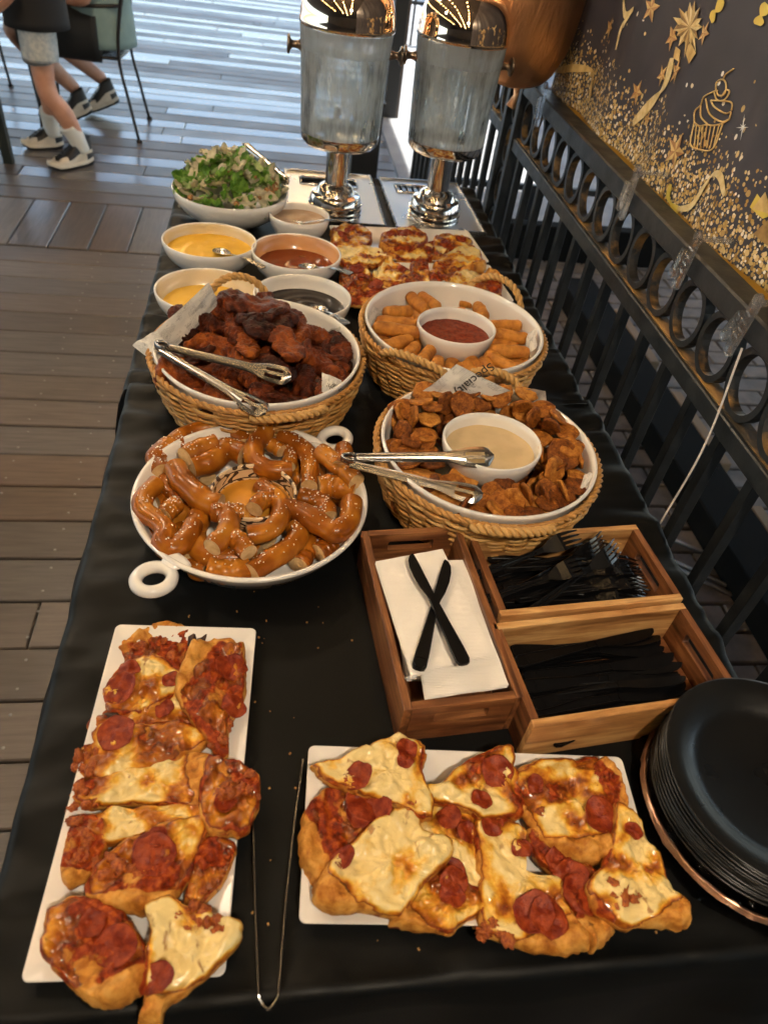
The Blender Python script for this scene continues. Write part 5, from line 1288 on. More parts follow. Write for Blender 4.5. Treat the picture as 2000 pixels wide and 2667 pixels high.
def leafm(seed, mat, w=.6, curl=.5, th=.02):
    b = MB(); nx, ny_ = 12, 8
    for side in (0, 1):
        for i in range(nx + 1):
            for j in range(ny_ + 1):
                u = i / nx * 2 - 1; v = j / ny_ * 2 - 1
                ww = w * sqrt(max(.02, 1 - abs(u) ** 2.6)) * (1 + .18 * nz(u * 4, seed, v))
                z_ = curl * v * v * .5 + .22 * nz(u * 2.2 + seed, v * 2.2, 1) + .16 * sin(u * 9 + seed) * abs(v) ** 2 * (1 if mat != 'cheese_shaving' else .2) + curl * .35 * u * u - side * th
                b.v.append(Vector((u, v * ww, z_)))
    q = (nx + 1) * (ny_ + 1)
    for i in range(nx):
        for j in range(ny_):
            a = i * (ny_ + 1) + j; c = a + ny_ + 1
            b.f += [(a, c, c + 1, a + 1), (q + a, q + a + 1, q + c + 1, q + c)]
    return mesh('leaf', b.v, b.f, mat)
LV = [leafm(s, 'lettuce_green', .42 + .1 * (s % 3), .5) for s in range(4)]; LP = [leafm(s + 5, 'lettuce_pale', .36, .4) for s in range(3)]; SH = [leafm(s + 9, 'cheese_shaving', .36, .22, .03) for s in range(3)]
CRm = lump_mesh('crouton', 'crouton', 3, (1, .9, .8), .25, 1.2, 2)
sal = thing('green_salad', 'chopped green salad with cheese shavings heaped in the wide white bowl', 'salad', (-.091, 1.685, TZ + .03))
rl = random.Random(9)
def heapz(r): return .026 + .082 * (1 - (r / .118) ** 2) ** .8 if r < .118 else .026
for k in range(250):
    r = .116 * sqrt(rl.random()); a = rl.uniform(0, 2 * pi); x_, y_ = r * cos(a), r * sin(a) * .95; z = heapz(r) + rl.uniform(-.012, .008)
    tx_, ty_ = -y_ / .118 * .8, x_ / .118 * .8
    kind = rl.random()
    if kind < .36: me_, s_, nm = rl.choice(LV), rl.uniform(.016, .028), 'leaf'
    elif kind < .58: me_, s_, nm = rl.choice(LP), rl.uniform(.014, .026), 'leaf'
    elif kind < .94: me_, s_, nm = rl.choice(SH), rl.uniform(.016, .030), 'cheese_shaving'; 
    else: me_, s_, nm = CRm, .007, 'crouton'
    if nm == 'cheese_shaving': z += .006
    link(nm, me_, sal, (x_, y_, z), (-tx_ + rl.gauss(0, .45), -ty_ + rl.gauss(0, .45), rl.uniform(0, 6.3)), (s_, s_, s_))
for k in range(14):
    a = rl.uniform(-.6, .3); r = rl.uniform(.085, .108); link('crouton', CRm, sal, (r * cos(a), r * sin(a), heapz(r) + .006), (rl.uniform(0, 6), rl.uniform(0, 6), 0), (.0085,) * 3)
# ================================================================ wooden crates
def acacia(name, c1, c2, c3, stretch):
    m, t, p = newmat(name); v = coords(t, 'Object', stretch, True)
    n = noi(t, v, 9, 5, .6, .8); n2 = noi(t, coords(t, 'Object', (1, 1, 1), True), 14, 3)
    a = ramp(t, [(.33, c1), (.5, c2), (.66, c3)], mth(t, 'ADD', mth(t, 'MULTIPLY', n, .75), mth(t, 'MULTIPLY', n2, .25)))
    t.links.new(a.outputs[0], p.inputs['Base Color']); setp(p, rough=.42, coat=.1, coatr=.3); bump(t, p, n, .12, .001)
for tag_, st in (('x', (.9, 9, 9)), ('y', (9, .9, 9))):
    acacia('acacia_dark_' + tag_, (.060, .018, .006), (.19, .068, .023), (.38, .165, .060), st)
    acacia('acacia_light_' + tag_, (.20, .078, .022), (.50, .25, .085), (.74, .47, .20), st)
def crate(label, cx, cy, w, l, rz, h, lightends, tones):
    """w along local x, l along local y; the slotted panels close the short sides"""
    t = thing('wooden_crate', label, 'crate', (cx, cy, TZ + .004), rz, 'wooden cutlery crates')
    th = .0085; longx = w > l
    def plain(name, c, d, mat): return MB().box(c, d, ch=.0008).obj(name, mat, t, smooth=False)
    def slotted(name, length, mat, loc, along):
        n = 32; hl, hh = length / 2, h / 2 - .0005; sl, sh = length * .27, .0075
        outer = []; inner = []
        for k in range(n):
            a = 2 * pi * (k + .5) / n; ca, sa = cos(a), sin(a)
            s_ = min(hl / max(abs(ca), 1e-6), hh / max(abs(sa), 1e-6)); outer.append([ca * s_, sa * s_])
            cx_ = max(-1, min(1, ca * 1.35)) * (sl - sh); inner.append([cx_ + sh * (ca if abs(ca) > .74 else 0) * 1.0, sh * (1 if sa > 0 else -1) * (1 if abs(ca) <= .74 else sqrt(max(0, 1 - ((abs(ca) - .74) / .26) ** 2))) + .010])
        for sx_ in (-1, 1):            # snap the nearest outline point to each corner
            for sy_ in (-1, 1):
                k = min(range(n), key=lambda i: (outer[i][0] - sx_ * hl) ** 2 + (outer[i][1] - sy_ * hh) ** 2); outer[k] = [sx_ * hl, sy_ * hh]
        b = MB()
        for dth in (-th / 2, th / 2):
            for L in (outer, inner):
                for (a, c) in L: b.v.append(Vector((a, dth, c + h / 2)) if along == 'x' else Vector((dth, a, c + h / 2)))
        for k in range(n):
            j = (k + 1) % n
            b.f += [(k, j, n + j, n + k), (2 * n + k, 3 * n + k, 3 * n + j, 2 * n + j), (k, 2 * n + k, 2 * n + j, j), (n + k, n + j, 3 * n + j, 3 * n + k)]
        return b.obj(name, mat, t, loc, smooth=False)
    lm, em, fm = tones
    if longx:
        for s in (-1, 1): plain('side_panel', (0, s * (l / 2 - th / 2), h / 2), (w, th, h), lm + 'x')
        for s in (-1, 1): slotted('end_panel', l - 2 * th - .0006, (em + 'y'), (s * (w / 2 - th / 2), 0, 0), 'y')
    else:
        for s in (-1, 1): plain('side_panel', (s * (w / 2 - th / 2), 0, h / 2), (th, l, h), lm + 'y')
        for s in (-1, 1): slotted('end_panel', w - 2 * th - .0006, (em + 'x'), (0, s * (l / 2 - th / 2), 0), 'x')
    plain('floor', (0, 0, .006), (w - 2 * th - .001, l - 2 * th - .001, .005), fm + ('x' if longx else 'y'))
    return t
CH = .062
crn = crate('wooden crate of white napkins with two crossed black knives', .1855, .496, .126, .248, radians(4.8), CH, True, ('acacia_dark_', 'acacia_dark_', 'acacia_dark_'))
crf = crate('wooden crate full of black plastic forks', .368, .556, .232, .127, radians(5.6), CH, True, ('acacia_light_', 'acacia_dark_', 'acacia_dark_'))
crk = crate('wooden crate of black plastic knives beside the plates', .373, .421, .242, .128, radians(6.4), CH, True, ('acacia_light_', 'acacia_dark_', 'acacia_dark_'))

# ================================================================ cutlery
simple('black_plastic', (.0035, .0035, .004), .32, spec=.18, bs=40, bstr=.06, bdist=.003)
simple('black_plastic_glossy', (.004, .004, .0045), .2, spec=.5, bs=40, bstr=.06, bdist=.001)
def strip(b, st, zf, th=.0016):
    o = len(b.v)
    for (x_, w0, w1) in st:
        z = zf(x_)
        for (yy, zz) in ((w0, z), (w1, z), (w1, z - th), (w0, z - th)): b.v.append(Vector((x_, yy, zz)))
    for i in range(len(st) - 1):
        a = o + i * 4; c = a + 4
        for q in range(4): b.f.append((a + q, a + (q + 1) % 4, c + (q + 1) % 4, c + q))
    b.f += [(o, o + 3, o + 2, o + 1), tuple(o + (len(st) - 1) * 4 + q for q in range(4))]
def fork_mesh():
    b = MB(); zf = lambda x_: .010 * smooth(.02, .055, x_) * (1 - smooth(.06, .09, x_) * .9) + .004 * sin((x_ + .09) * 17)
    strip(b, [(-.09, -.003, .003), (-.088, -.0058, .0058), (-.07, -.0062, .0062), (-.03, -.0045, .0045), (.015, -.0030, .0030), (.03, -.0036, .0036), (.042, -.0100, .0100), (.052, -.0115, .0115), (.056, -.0115, .0115)], zf)
    for k in range(4):
        y0 = -.0115 + k * .0062; strip(b, [(.0555, y0, y0 + .0044), (.07, y0 + .0004, y0 + .0038), (.085, y0 + .0010, y0 + .0030), (.0885, y0 + .0016, y0 + .0022)], zf, .0013)
    b.tube([(-.085, 0, zf(-.085) + .0002), (-.03, 0, zf(-.03) + .0006), (.02, 0, zf(.02) + .0008)], .0011, 5)
    return mesh('plastic_fork', b.v, b.f, 'black_plastic_glossy', False)
def knife_mesh():
    b = MB(); zf = lambda x_: .0
    strip(b, [(-.095, -.003, .003), (-.0935, -.0066, .0066), (-.088, -.0085, .0085), (-.07, -.0082, .0082), (-.03, -.0062, .0062), (.0, -.0050, .0050), (.012, -.0048, .0048)], zf, .0028)
    strip(b, [(.010, -.0045, .0045), (.02, -.0056, .0048), (.035, -.0088, .0048), (.055, -.0105, .0046), (.072, -.0098, .0044), (.084, -.0072, .0040), (.091, -.0030, .0034), (.0935, .0012, .0026)], lambda x_: -.0006, .0012)
    # raised rim round the handle
    P = [(-.093, .004), (-.088, .0075), (-.07, .0074), (-.03, .0054), (.0, .0042), (.011, .0040)]
    b.tube([(x_, y_, .0003) for x_, y_ in P] + [(x_, -y_, .0003) for x_, y_ in reversed(P)], .0008, 4, closed=True)
    b.box((.0, 0, .0003), (.001, .0085, .0008)); b.box((-.078, 0, .0003), (.001, .0145, .0008))
    return mesh('plastic_knife', b.v, b.f, 'black_plastic', False)
FKM, KNM = fork_mesh(), knife_mesh(); rk = random.Random(17)
def inframe(cr, x_, y_): 
    a = cr.rotation_euler.z; return Vector((cr.location.x + x_ * cos(a) - y_ * sin(a), cr.location.y + x_ * sin(a) + y_ * cos(a), 0))
for k in range(46):
    x_ = rk.uniform(-.014, .012); y_ = rk.uniform(-.040, .040); p_ = inframe(crf, x_, y_); lay = k / 46
    p_.z = TZ + .016 + lay * .036 * (1 - .35 * (abs(y_) / .04)) + rk.uniform(0, .004)
    tag(link('plastic_fork', FKM, None, p_, (rk.gauss(0, .13), rk.gauss(-.02, .03), crf.rotation_euler.z + rk.gauss(.0, .14))), 'black plastic fork in the crate of forks', 'fork', 'black forks in the crate')
for (zx, zy, rot, zz, rl_) in ((660, 200, .42, .062, .9), (745, 250, .50, .064, .7), (520, 180, .25, .062, .4), (560, 330, .2, .060, .3)):
    p_ = W(1200 + zx / 2.074, 1340 + zy / 2.074, TZ + zz)
    a = rot + .1; p_.x -= .055 * cos(a); p_.y -= .055 * sin(a)
    tag(link('plastic_fork', FKM, None, p_, (rl_, -.10, a)), 'black plastic fork in the crate of forks', 'fork', 'black forks in the crate')
for k in range(40):
    x_ = rk.uniform(-.018, .010); y_ = rk.uniform(-.044, .044); p_ = inframe(crk, x_, y_); lay = k / 40
    p_.z = TZ + .014 + lay * .024 + rk.uniform(0, .003)
    tag(link('plastic_knife', KNM, None, p_, (rk.gauss(0, .18), rk.gauss(0, .03), crk.rotation_euler.z + rk.gauss(.0, .07))), 'black plastic knife in the crate of knives', 'knife', 'black knives in the crate')

# ================================================================ napkins and the crossed knives
def napkin_mat():
    m, t, p = newmat('napkin_paper'); v = coords(t, 'Object', (1, 1, 1))
    wv = N(t, 'ShaderNodeTexWave'); wv.bands_direction = 'Y'; wv.inputs['Scale'].default_value = 180; t.links.new(v, wv.inputs['Vector']); wv.inputs['Distortion'].default_value = .6
    p.inputs['Base Color'].default_value = (.85, .81, .76, 1); setp(p, rough=.85, spec=.2); bump(t, p, mth(t, 'ADD', wv.outputs[0], mth(t, 'MULTIPLY', noi(t, v, 60, 3), 1.5)), .35, .001)
napkin_mat()
zN = lambda x_, y_: (940 + x_ / 3.318, 1340 + y_ / 3.318)
def napkin(label, quad, z, seed):
    Q = [W(*zN(*q), z) for q in quad]; c = (Q[0] + Q[1] + Q[2] + Q[3]) / 4; b = MB(); n = 22; st = []
    for side in (0, 1, 2):
        for i in range(n + 1):
            for j in range(n + 1):
                u, v = i / n, j / n; p_ = Q[0].lerp(Q[1], u).lerp(Q[3].lerp(Q[2], u), v) - c
                z_ = .0022 * nz(p_.x * 22, p_.y * 22, seed) + .001 * nz(p_.x * 60, p_.y * 60, seed + 2) - .004 * smooth(.8, 1, v) * (seed % 2) - side * .0011
                b.v.append(Vector((p_.x + side * .0008 * sin(seed), p_.y - side * .0008, z_)))
    q = (n + 1) ** 2
    for side in (0, 1, 2):
        for i in range(n):
            for j in range(n): a = side * q + i * (n + 1) + j; b.f.append((a, a + 1, a + n + 2, a + n + 1))
    return tag(b.obj('paper_napkin', 'napkin_paper', None, c), label, 'napkin', 'paper napkins in the crate')
nap = [([(330, 430), (930, 400), (1240, 1420), (390, 1400)], .034), ([(320, 420), (920, 400), (1250, 1430), (380, 1405)], .048), ([(250, 440), (935, 480), (1310, 1330), (375, 1385)], .050),
       ([(500, 400), (925, 388), (1310, 1305), (700, 1380)], .058), ([(360, 480), (860, 480), (1285, 1455), (570, 1558)], .067), ([(125, 405), (705, 298), (1140, 1205), (435, 1388)], .076)]
labs = ['lowest white napkin in the wooden crate', 'second white napkin from the bottom of the crate', 'white napkin with its corner poking out at the right of the crate', 'white napkin under the fanned ones, upper right of the crate',
        'white ribbed napkin hanging lowest toward the front of the crate', 'topmost white napkin under the crossed knives']
for i, (q, z) in enumerate(nap): napkin(labs[i], q, TZ + z, i + 1)
def knife_at(label, tip, end, z, roll):
    a, b_ = W(*zN(*tip), z), W(*zN(*end), z); d = a - b_; L = d.length / .1885; c = (a + b_) / 2
    tag(link('plastic_knife', KNM, None, c, (roll, 0, atan2(d.y, d.x)), (L, L * 1.05, 1.3)), label, 'knife', 'crossed knives on the napkins')
knife_at('black plastic knife lying underneath in the crossed pair', (742, 385), (498, 1330), TZ + .0835, pi * 0)
knife_at('black plastic knife lying on top in the crossed pair', (428, 348), (892, 1302), TZ + .0875, pi)

# ================================================================ plates
simple('black_plate', (.006, .0062, .0065), .30, rvar=.04, spec=.45)
simple('copper_rim', (.50, .30, .21), .3, metal=1)
simple('clear_film', (.95, .95, .95), .06, trans=1, ior=1.25, bs=40, bstr=1.0, bdist=.01)
pb = MB().lathe([(0, 0), (.070, 0), (.080, .004), (.092, .012), (.108, .0155), (.1085, .0168), (.107, .0172), (.0905, .0142), (.079, .0062), (.069, .002), (0, .002)], 96)
plate_me = mesh('dinner_plate', pb.v, pb.f, 'black_plate')
NP = 24
for k in range(NP):
    z = TZ + .014 + k * .0019
    lab = 'topmost black plate of the stack at the right edge' if k == NP - 1 else 'black plate within the stack at the right edge'
    tag(link('dinner_plate', plate_me, None, (.488 + .002 * sin(k * 2.1), .279 + .002 * cos(k * 1.7), z), (0, 0, k)), lab, 'plate', 'black plates in the stack')
cp = MB().lathe([(0, 0), (.07, 0), (.082, .003), (.110, .0085), (.1145, .0095), (.1145, .0105), (.110, .0098), (.08, .005), (0, .002)], 96, mis=[0, 0, 0, 1, 1, 1, 0, 0])
cpm = mesh('clear_plate', cp.v, cp.f, ['clear_film', 'copper_rim'], True, cp.m)
for k in range(4):
    tag(link('clear_plate', cpm, None, (.489, .276, TZ + .0045 + k * .0022), (0, 0, k)), 'copper rimmed clear plate under the black plates', 'plate', 'copper rimmed plates below the stack')
b = MB(); n = 120
for j in range(9):
    u = j / 8; r = .122 - .016 * u; zz = .003 + .028 * u ** .8
    for k in range(n):
        a = 2 * pi * k / n; w = .0045 * nz(cos(a) * 9, sin(a) * 9, u * 3) + .0025 * nz(cos(a) * 26, sin(a) * 26, u * 5)
        b.v.append(Vector(((r + w) * cos(a), (r + w) * sin(a), zz + .002 * nz(cos(a) * 14, sin(a) * 14, 7))))
for j in range(8):
    for k in range(n): b.f.append((j * n + k, j * n + (k + 1) % n, (j + 1) * n + (k + 1) % n, (j + 1) * n + k))
tag(b.obj('plastic_wrapper', 'clear_film', None, (.489, .276, TZ + .002)), 'crinkled clear plastic wrapper pulled down round the plate stack', 'wrapper')

# ================================================================ tongs
simple('polished_steel', (.40, .39, .38), .22, metal=1, rvar=.05, nscale=14)
def tong_arm(parent, A, B, w0, w1, tipw, tipl, org, vert, name='arm', bow=.0):
    """channel shaped steel strip from A to B; vert: 0 lies flat, 1 stands on edge"""
    d = B - A; L = d.length; d.normalize(); side = d.cross(Vector((0, 0, 1))).normalized(); n = side.cross(d)
    wv = (side * cos(vert) + n * sin(vert)).normalized(); nn = d.cross(wv).normalized()
    if nn.z < 0: nn = -nn
    b = MB(); st = 30; m = 7
    for lay in (0, 1):
        for i in range(st + 1):
            u = i / st; x_ = u * L
            tip = smooth(1 - tipl, 1 - tipl * .35, u)
            hw = (w0 + (w1 - w0) * u) * (1 - tip) + tipw * tip
            if u > .93: hw *= sqrt(max(.05, 1 - ((u - .93) / .072) ** 2))
            for k in range(m):
                v = k / (m - 1) * 2 - 1
                depth = (.004 * (1 - tip) + .006 * tip) * (v * v)
                b.v.append(A - org + d * x_ + wv * (v * hw) - nn * depth + nn * (bow * sin(u * pi)) - nn * lay * .0009)
    q = (st + 1) * m
    for i in range(st):
        for k in range(m - 1):
            if i >= st - 6 and i < st - 2 and k in (2, 4) and tipw > .01: continue       # slots in the scoop
            a = i * m + k; b.f += [(a, a + 1, a + m + 1, a + m), (q + a, q + a + m, q + a + m + 1, q + a + 1)]
        for k in (0, m - 1): a = i * m + k; b.f.append((a, a + m, q + a + m, q + a))
    return b.obj(name, 'polished_steel', parent, ang=50)
def tongs(label, piv, e1, e2, zp, z1, z2, v1, v2, tipw=.015):
    P = W(*piv, zp); t = thing('serving_tongs', label, 'tongs', P, 0, 'steel serving tongs')
    E1, E2 = W(*e1, z1), W(*e2, z2); d1 = (E1 - P).normalized(); d2 = (E2 - P).normalized(); bis = (d1 + d2).normalized(); sd = Vector((-bis.y, bis.x, 0)).normalized()
    s = 1 if d1.dot(sd) > 0 else -1
    P1, P2 = P + sd * s * .006, P - sd * s * .006
    tong_arm(t, P1, E1, .006, .0085, tipw, .36, P, v1); tong_arm(t, P2, E2, .006, .0085, tipw, .36, P, v2)
    MB().tube(spline([P1 - P + bis * .006, P1 - P - bis * .004, Vector((0, 0, 0)) - bis * .012, P2 - P - bis * .004, P2 - P + bis * .006], 16), .0062, 8, flat=.25, upv=tuple(bis)).obj('hinge_bend', 'polished_steel', t)
    return t
zw = lambda x_, y_: (340 + x_ / 2.676, 720 + y_ / 2.676); zp_ = lambda x_, y_: (920 + x_ / 2.44, 980 + y_ / 2.44)
tongs('steel tongs lying open across the chicken wings', zw(225, 490), zw(1120, 690), zw(950, 930), TZ + .122, TZ + .118, TZ + .108, -.45, -.2)
tongs('steel tongs lying open across the fried pickles', zp_(-15, 525), zp_(895, 500), zp_(825, 745), TZ + .105, TZ + .122, TZ + .108, -.45, -.2)
tongs('dark steel tongs resting at the back of the salad', (742, 468), (630, 372), (600, 392), TZ + .10, TZ + .125, TZ + .12, .9, -.3, .010)
t = thing('long_tongs', 'long narrow steel tongs standing between the two front pizza trays', 'tongs', W(700, 2600, TZ + .012))
P = Vector(t.location); pth = spline([W(x_, y_, TZ + .012) - P for x_, y_ in ((789, 1985), (765, 2160), (740, 2400), (728, 2555), (722, 2600), (698, 2628), (675, 2600), (672, 2555), (666, 2400), (661, 2200), (657, 2060))], 80)
b = MB()
for i, p_ in enumerate(pth):
    d = (pth[min(i + 1, 79)] - pth[max(i - 1, 0)]).normalized(); sd = Vector((-d.y, d.x, 0)); hh = .0055 - .0025 * smooth(30, 36, i) * (1 - smooth(43, 49, i))
    for (a, c) in ((-.0007, -hh), (.0007, -hh), (.0007, hh), (-.0007, hh)): b.v.append(p_ + sd * a + Vector((0, 0, c)))
for i in range(79):
    for q in range(4): b.f.append((i * 4 + q, i * 4 + (q + 1) % 4, i * 4 + 4 + (q + 1) % 4, i * 4 + 4 + q))
b.f += [(0, 3, 2, 1), (316, 317, 318, 319)]
b.obj('spring_strip', 'polished_steel', t, smooth=False)
for i in (0, 79):
    d = (pth[1] - pth[0]) if i == 0 else (pth[78] - pth[79]); d.normalize()
    MB().box(pth[i] + d * .012, (.002, .024, .016), rz=atan2(d.y, d.x) - pi / 2, ch=.0006).obj('tip', 'polished_steel', t, smooth=False)

# ================================================================ newsprint liners
def news():
    m, t, p = newmat('newsprint'); v = coords(t, 'Object', (1, 1, 1), True)
    tc = N(t, 'ShaderNodeTexCoord'); sp = N(t, 'ShaderNodeSeparateXYZ'); uv = N(t, 'ShaderNodeUVMap'); t.links.new(uv.outputs[0], sp.inputs[0])
    lines = mth(t, 'GREATER_THAN', mth(t, 'SINE', mth(t, 'MULTIPLY', sp.outputs[1], 190)), .1)
    word = N(t, 'ShaderNodeTexNoise'); word.inputs['Scale'].default_value = 1; mp = N(t, 'ShaderNodeMapping'); mp.inputs['Scale'].default_value = (90, 32, 1); t.links.new(uv.outputs[0], mp.inputs[0]); t.links.new(mp.outputs[0], word.inputs['Vector'])
    wd_ = mth(t, 'GREATER_THAN', word.outputs[0], .46)
    colm = mth(t, 'GREATER_THAN', mth(t, 'SINE', mth(t, 'MULTIPLY', sp.outputs[0], 16)), -.75)
    blk = N(t, 'ShaderNodeTexNoise'); blk.inputs['Scale'].default_value = 3.2; t.links.new(uv.outputs[0], blk.inputs['Vector']); bz = mth(t, 'GREATER_THAN', blk.outputs[0], .47)
    ink = mth(t, 'MULTIPLY', mth(t, 'MULTIPLY', lines, wd_), mth(t, 'MULTIPLY', colm, bz))
    pic = mth(t, 'MULTIPLY', mth(t, 'GREATER_THAN', blk.outputs[0], .60), ramp(t, [(.4, G(.2)), (.6, G(.9))], word.outputs[0]).outputs[0])
    c = mixc(t, mth(t, 'MAXIMUM', mth(t, 'MULTIPLY', ink, .55), mth(t, 'MULTIPLY', pic, .7)), (.66, .64, .60), (.08, .08, .085))
    t.links.new(c, p.inputs['Base Color']); setp(p, rough=.75, spec=.2)
news()
def paper(label, P4, bulge, seed, n=18, text=None):
    """P4: four world corners, gently bent"""
    c = sum(P4, Vector()) / 4; b = MB(); nrm = (P4[1] - P4[0]).cross(P4[3] - P4[0]).normalized()
    if nrm.z < 0: nrm = -nrm
    for lay in (0, 1):
        for i in range(n + 1):
            for j in range(n + 1):
                u, v = i / n, j / n; p_ = P4[0].lerp(P4[1], u).lerp(P4[3].lerp(P4[2], u), v) - c
                q = bulge * sin(u * pi) * .6 + bulge * .6 * sin(v * pi + .5) + .003 * nz(u * 3 + seed, v * 3, seed) + .001 * nz(u * 9 + seed, v * 9, 2)
                b.v.append(p_ + nrm * (q - lay * .0004))
    k = (n + 1) ** 2
    for i in range(n):
        for j in range(n): a = i * (n + 1) + j; b.f += [(a, a + n + 1, a + n + 2, a + 1), (k + a, k + a + 1, k + a + n + 2, k + a + n + 1)]
    o = b.obj('newsprint_sheet', 'newsprint', None, c); me = o.data; uvl = me.uv_layers.new(name='UVMap')
    for lp in me.loops:
        vi = lp.vertex_index % k; uvl.data[lp.index].uv = ((vi // (n + 1)) / n, (vi % (n + 1)) / n)
    tag(o, label, 'paper liner', 'newsprint liners in the baskets')
    if text:
        for (s, u, v, size, dirv) in text:
            cu = bpy.data.curves.new('lettering', 'FONT'); cu.body = s; cu.size = size; cu.extrude = .00015; cu.align_x = 'CENTER'
            to = bpy.data.objects.new('lettering', cu); COL.objects.link(to); bpy.context.view_layer.update()
            dg = bpy.context.evaluated_depsgraph_get(); me2 = bpy.data.meshes.new_from_object(to.evaluated_get(dg)); bpy.data.objects.remove(to); me2.materials.clear(); me2.materials.append(MATS['black_paint'])
            e1 = (P4[1] - P4[0]).normalized() * dirv; e3 = nrm; e2 = e3.cross(e1)
            q = bulge * sin(u * pi) * .6 + bulge * .6 * sin(v * pi + .5) + .003 * nz(u * 3 + seed, v * 3, seed)
            pos = P4[0].lerp(P4[1], u).lerp(P4[3].lerp(P4[2], u), v) - c + nrm * (q + .0022)
            lo_ = link('lettering', me2, o, pos); lo_.rotation_euler = Matrix((e1, e2, e3)).transposed().to_euler()
    return o
ZW = lambda x_, y_, z: W(*zw(x_, y_), TZ + z)
paper('newsprint sheet standing up at the back left of the chicken wings', [ZW(170, 385, .112), ZW(545, 40, .160), ZW(620, 190, .125), ZW(310, 500, .085)], .003, 2)
paper('newsprint corner folded outward over the left rim of the wing basket', [ZW(20, 485, .085), ZW(190, 385, .115), ZW(290, 490, .098), ZW(260, 670, .092)], .005, 3)
paper('small newsprint corner at the front right of the chicken wings', [ZW(1335, 670, .108), ZW(1470, 725, .104), ZW(1480, 810, .080), ZW(1335, 870, .080)], .004, 5, text=[('Caught Up', .5, .45, .011, -1), ('Hill Punk', .5, .72, .009, -1)])
paper('newsprint corner showing at the right wall of the wing dish', [ZW(1385, 385, .094), ZW(1480, 355, .102), ZW(1500, 440, .085), ZW(1410, 440, .075)], .004, 6)
ZP = lambda x_, y_, z: W(*zp_(x_, y_), TZ + z)
paper('large newsprint sheet standing behind the fried pickles with blackletter headline', [ZP(390, 130, .105), ZP(655, -80, .160), ZP(1000, 95, .130), ZP(640, 190, .092)], .004, 8, text=[('Specialty Times', .55, .38, .019, -1)])
paper('crumpled newsprint edge at the back right of the fried pickles', [ZP(1000, 130, .105), ZP(1220, 105, .125), ZP(1235, 260, .09), ZP(1090, 170, .085)], .010, 9)
paper('plain newsprint corner at the right wall of the pickle dish', [ZP(1465, 628, .094), ZP(1530, 622, .098), ZP(1490, 760, .085), ZP(1415, 800, .078)], .004, 10)
ZS = lambda x_, y_, z: W(820 + x_ / 2.765, 540 + y_ / 2.765, TZ + z)
paper('newsprint sheet lying against the back wall of the mozzarella dish', [ZS(740, 640, .060), ZS(930, 525, .110), ZS(985, 660, .070), ZS(860, 690, .056)], .004, 12)
paper('newsprint strip at the left wall of the mozzarella dish', [ZS(380, 705, .096), ZS(490, 750, .075), ZS(430, 870, .060), ZS(385, 860, .075)], .004, 13)
paper('plain paper corner sticking up at the right rim of the mozzarella dish', [ZS(1530, 930, .090), ZS(1608, 870, .112), ZS(1590, 1010, .090), ZS(1515, 1090, .070)], .005, 14)
# ================================================================ people, chairs and table at the far left
simple('skin', (.50, .24, .155), .5, (.60, .32, .22), 14, sss=.0)
simple('teal_shirt', (.20, .30, .30), .8, (.25, .36, .36), 10, bs=14, bstr=.5, bdist=.01)
simple('black_shorts', (.008, .009, .010), .75); simple('black_shirt', (.010, .010, .012), .8)
simple('patterned_shorts', (.34, .38, .42), .7, (.48, .50, .50), 60, .42, .58)
simple('white_sock', (.75, .74, .70), .85, bs=300, bstr=.4)
simple('sneaker_white', (.60, .52, .41), .5, (.70, .64, .54), 12); simple('sneaker_black', (.012, .012, .013), .5); simple('hair_brown', (.03, .018, .011), .6)
def skin_body(name, joints, edges, parent, mat, sub=2):
    me = bpy.data.meshes.new(name); me.from_pydata([j[:3] for j in joints], edges, []); o = link(name, me, parent)
    md = o.modifiers.new('skin', 'SKIN'); md.use_smooth_shade = True
    sv = me.skin_vertices[0].data if me.skin_vertices else None
    if sv is None: return o
    for i, j in enumerate(joints): sv[i].radius = (j[3], j[4] if len(j) > 4 else j[3]); sv[i].use_root = (i == 0)
    s_ = o.modifiers.new('sub', 'SUBSURF'); s_.levels = sub; s_.render_levels = sub
    bpy.context.view_layer.update(); dg = bpy.context.evaluated_depsgraph_get(); m2 = bpy.data.meshes.new_from_object(o.evaluated_get(dg)); m2.name = name
    for p_ in m2.polygons: p_.use_smooth = True
    m2.materials.clear(); m2.materials.append(MATS[mat])
    bpy.data.objects.remove(o); return link(name, m2, parent)
def ensure_skin(fn):
    return fn
def skinned(name, joints, edges, parent, mat, sub=2):
    import bmesh
    me = bpy.data.meshes.new(name); bm = bmesh.new(); lay = bm.verts.layers.skin.verify()
    vs = []
    for i, j in enumerate(joints):
        v = bm.verts.new(j[:3]); v[lay].radius = (j[3], j[4] if len(j) > 4 else j[3]); v[lay].use_root = (i == 0); vs.append(v)
    for a, b_ in edges: bm.edges.new((vs[a], vs[b_]))
    bm.to_mesh(me); bm.free()
    o = link(name, me); o.modifiers.new('skin', 'SKIN').use_smooth_shade = True
    s_ = o.modifiers.new('sub', 'SUBSURF'); s_.levels = sub; s_.render_levels = sub
    bpy.context.view_layer.update(); dg = bpy.context.evaluated_depsgraph_get(); m2 = bpy.data.meshes.new_from_object(o.evaluated_get(dg)); m2.name = name
    for p_ in m2.polygons: p_.use_smooth = True
    m2.materials.clear(); m2.materials.append(MATS[mat]); bpy.data.objects.remove(o)
    return link(name, m2, parent)
def tubepart(name, pts, rad, parent, mat, n=14, flat=1.0, upv=None):
    L = len(pts); S_ = spline(pts, 18); rr = []
    for i in range(18):
        u = i / 17 * (L - 1); k = min(int(u), L - 2); rr.append(rad[k] + (rad[k + 1] - rad[k]) * (u - k))
    return MB().tube(S_, rr, n, flat=flat, upv=upv).obj(name, mat, parent)
